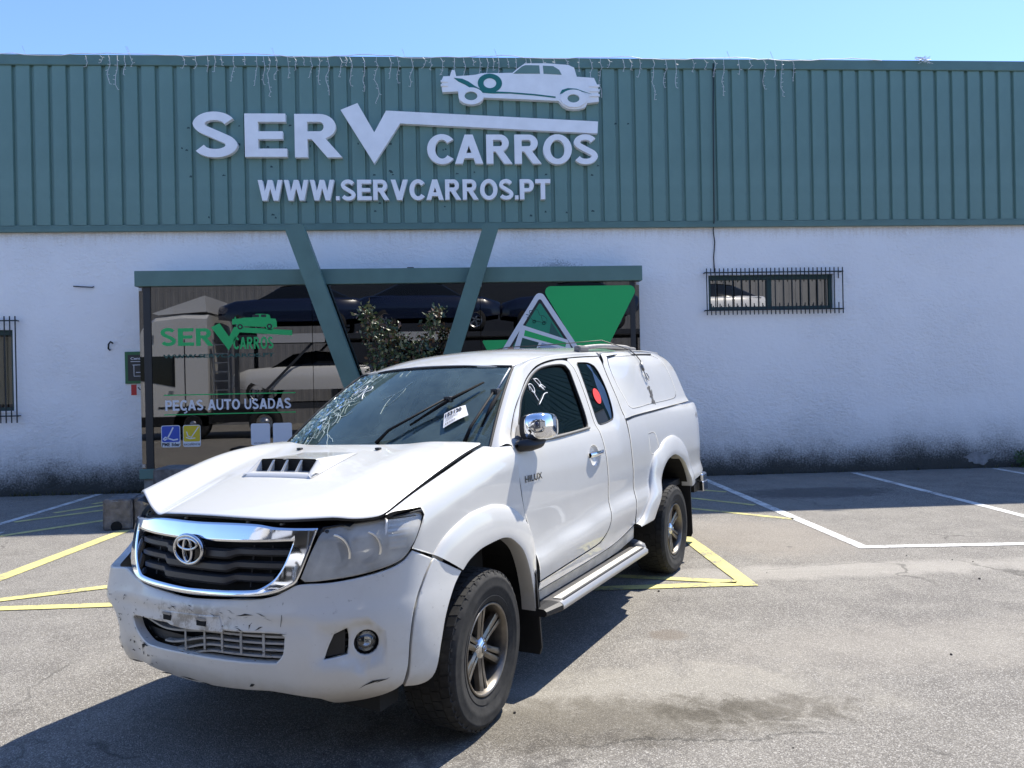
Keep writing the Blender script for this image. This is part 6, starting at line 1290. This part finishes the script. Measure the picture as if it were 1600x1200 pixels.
# --- wheels
RIM=mat('brake_dusted_alloy',(.21,.19,.165),.36,.8,var=.3,vscale=18); RIMC=mat('hub_chrome',(.62,.62,.62),.15,1); TYR=NT('tyre_rubber',.85); n_=TYR.noise(18,6,.7); TYR.col(TYR.mix(TYR.ramp(n_,.35,.7),(.012,.012,.012),(.030,.029,.027))); TYR=TYR.m
Rr=.2165; Rt=.376; Wt=.128
def wheel(name,loc,rz,spare=None):
    w_=empty(name,loc,rz,ROOT)
    if spare:
        for ch in spare.children: c=ch.copy(); link(c,w_)
        return w_
    A=Matrix.Rotation(R(-90),4,'X')          # lathe axis -> +y (outboard)
    def flat(mb):
        mb.v=[(x,y+(.010*max(0,1-abs(z+.31)/.08)*(1 if y>0 else -1) if z<-.25 else 0),max(z,-.3695)) for x,y,z in mb.v]; return mb
    pr=[(Rr-.006,-Wt+.02),(Rr+.004,-Wt-.002),(Rr+.03,-Wt-.010),(.29,-Wt-.014),(.335,-Wt-.008),(.360,-Wt+.012),(.370,-Wt+.035),(Rt-.007,-.07),(Rt-.006,0),(Rt-.007,.07),(.370,Wt-.035),(.360,Wt-.012),(.352,Wt-.002),(.340,Wt+.006),(.335,Wt+.0095),(.330,Wt+.0085),(.300,Wt+.0125),(.285,Wt+.0135),(.281,Wt+.011),(.262,Wt+.010),(.252,Wt+.006),(.248,Wt+.0085),(.235,Wt+.004),(Rr+.008,Wt+.0),(Rr,Wt-.006),(Rr-.008,Wt-.02)]
    q=MB(); q.lathe(pr,72,A); flat(q).build('tyre',TYR,w_,auto=50)
    q=MB(); nb=46; rg=random.Random(2)
    for k in range(nb):
        a0=2*math.pi*k/nb; da=2*math.pi/nb
        for y0,y1,sh,zg in ((-.118,-.080,.0,.006),(-.072,-.028,.5,.004),(-.022,.022,.2,.005),(.028,.072,.6,.004),(.080,.118,.1,.006)):
            b0=a0+da*sh+.05*da; b1=a0+da*(sh+.88); v=[]
            for r in (Rt-.014,Rt-.003):
                for y,sk in ((y0,0),(y1,zg*4)):
                    for b in (b0,b1): 
                        rr=r-(.006 if abs(y)>.1 else 0); v.append((rr*math.cos(b+sk),y,rr*math.sin(b+sk)))
            q.add(v,[(4,5,7,6),(0,1,5,4),(2,3,7,6),(0,2,6,4),(1,3,7,5)])
        # shoulder lugs
        for s_ in (-1,1):
            b0=a0+da*.15; b1=a0+da*(.62 if k%2 else .45); v=[]
            for r,y in ((.368,.104),(.3625,.1215),(.347,.1305 if k%2 else .127),(.345,.120)):
                for b in (b0,b1): v.append((r*math.cos(b),s_*y,r*math.sin(b)))
            q.add(v,[(0,1,3,2),(2,3,5,4),(4,5,7,6),(0,2,4,6),(1,3,5,7)])
    flat(q).build('tread',TYR,w_)
    q=MB(); q.lathe([(Rr-.004,Wt-.012),(Rr,Wt-.001),(Rr-.006,Wt+.002),(Rr-.014,Wt-.004),(Rr-.020,Wt-.030),(Rr-.030,.03),(Rr-.032,-Wt+.03),(Rr,-Wt+.01)],48,A); q.build('rim_barrel',RIM,w_,smooth=True)
    q=MB(); q.lathe([(.0,.0),(.15,.0),(.155,-.01),(.155,-.03)],36,A@Matrix.Translation((0,0,.015))); q.build('brake_disc',mat('brake_disc',(.05,.045,.04),.6,.5),w_)
    q=MB()
    for k in range(6):
        a=2*math.pi*k/6+math.pi/2
        for s_ in (-1,1):
            def pt(r,t,y): return (r*math.cos(a)-t*math.sin(a),y,r*math.sin(a)+t*math.cos(a))
            rows=[]
            for r,t0,t1,y in ((.040,.003,.028,.088),(.075,.003,.029,.090),(.12,.004,.031,.094),(.165,.0055,.035,.100),(.198,.007,.041,.103),(.204,.007,.045,.100)):
                rows.append([pt(r,s_*t0,y-.030),pt(r,s_*t0,y-.002),pt(r,s_*(t0*.6+t1*.4),y+.002),pt(r,s_*t1,y-.006),pt(r,s_*(t1+.003),y-.032)])
            q.grid(rows)
    q.build('spokes',RIM,w_,auto=45)
    q=MB(); q.lathe([(.0,.104),(.026,.104),(.030,.100),(.034,.098),(.044,.096),(.052,.088),(.056,.060)],32,A); q.build('hub_cap',RIMC,w_,smooth=True)
    q=MB(); q.lathe([(0,.1062),(.024,.1058),(.0255,.1045)],28,A); q.build('cap_disc',mat('cap_grey',(.10,.10,.105),.3,.8),w_)
    q=MB()
    for ax,az,cz in ((.019,.013,0),(.006,.0115,0),(.013,.005,.005)): q.tube([(ax*math.cos(t),.1068,cz+az*math.sin(t)) for t in np.linspace(0,2*math.pi,20,endpoint=False)],.0013,5,closed=True)
    q.build('cap_emblem',RIMC,w_)
    for k in range(6):
        a=2*math.pi*(k+.5)/6+math.pi/2; q=MB(); q.lathe([(0,.080),(.010,.080),(.011,.074),(.011,.05)],6,A); o=q.build('lug_nut',mat('nut_dark',(.05,.05,.05),.4,.8),w_); o.location=(.066*math.cos(a),0,.066*math.sin(a))
        q=MB(); q.lathe([(0,.052),(.019,.052)],14,A); o=q.build('nut_pocket',VOID,w_); o.location=(.066*math.cos(a),0,.066*math.sin(a))
    return w_
wl=wheel('wheel',(0,.77,.3695),R(4)); wheel('wheel',(-3.085,.77,.3695),0,wl).rotation_euler=(0,0,0)
wheel('wheel',(0,-.77,.3695),R(184),wl); wheel('wheel',(-3.085,-.77,.3695),R(180),wl)
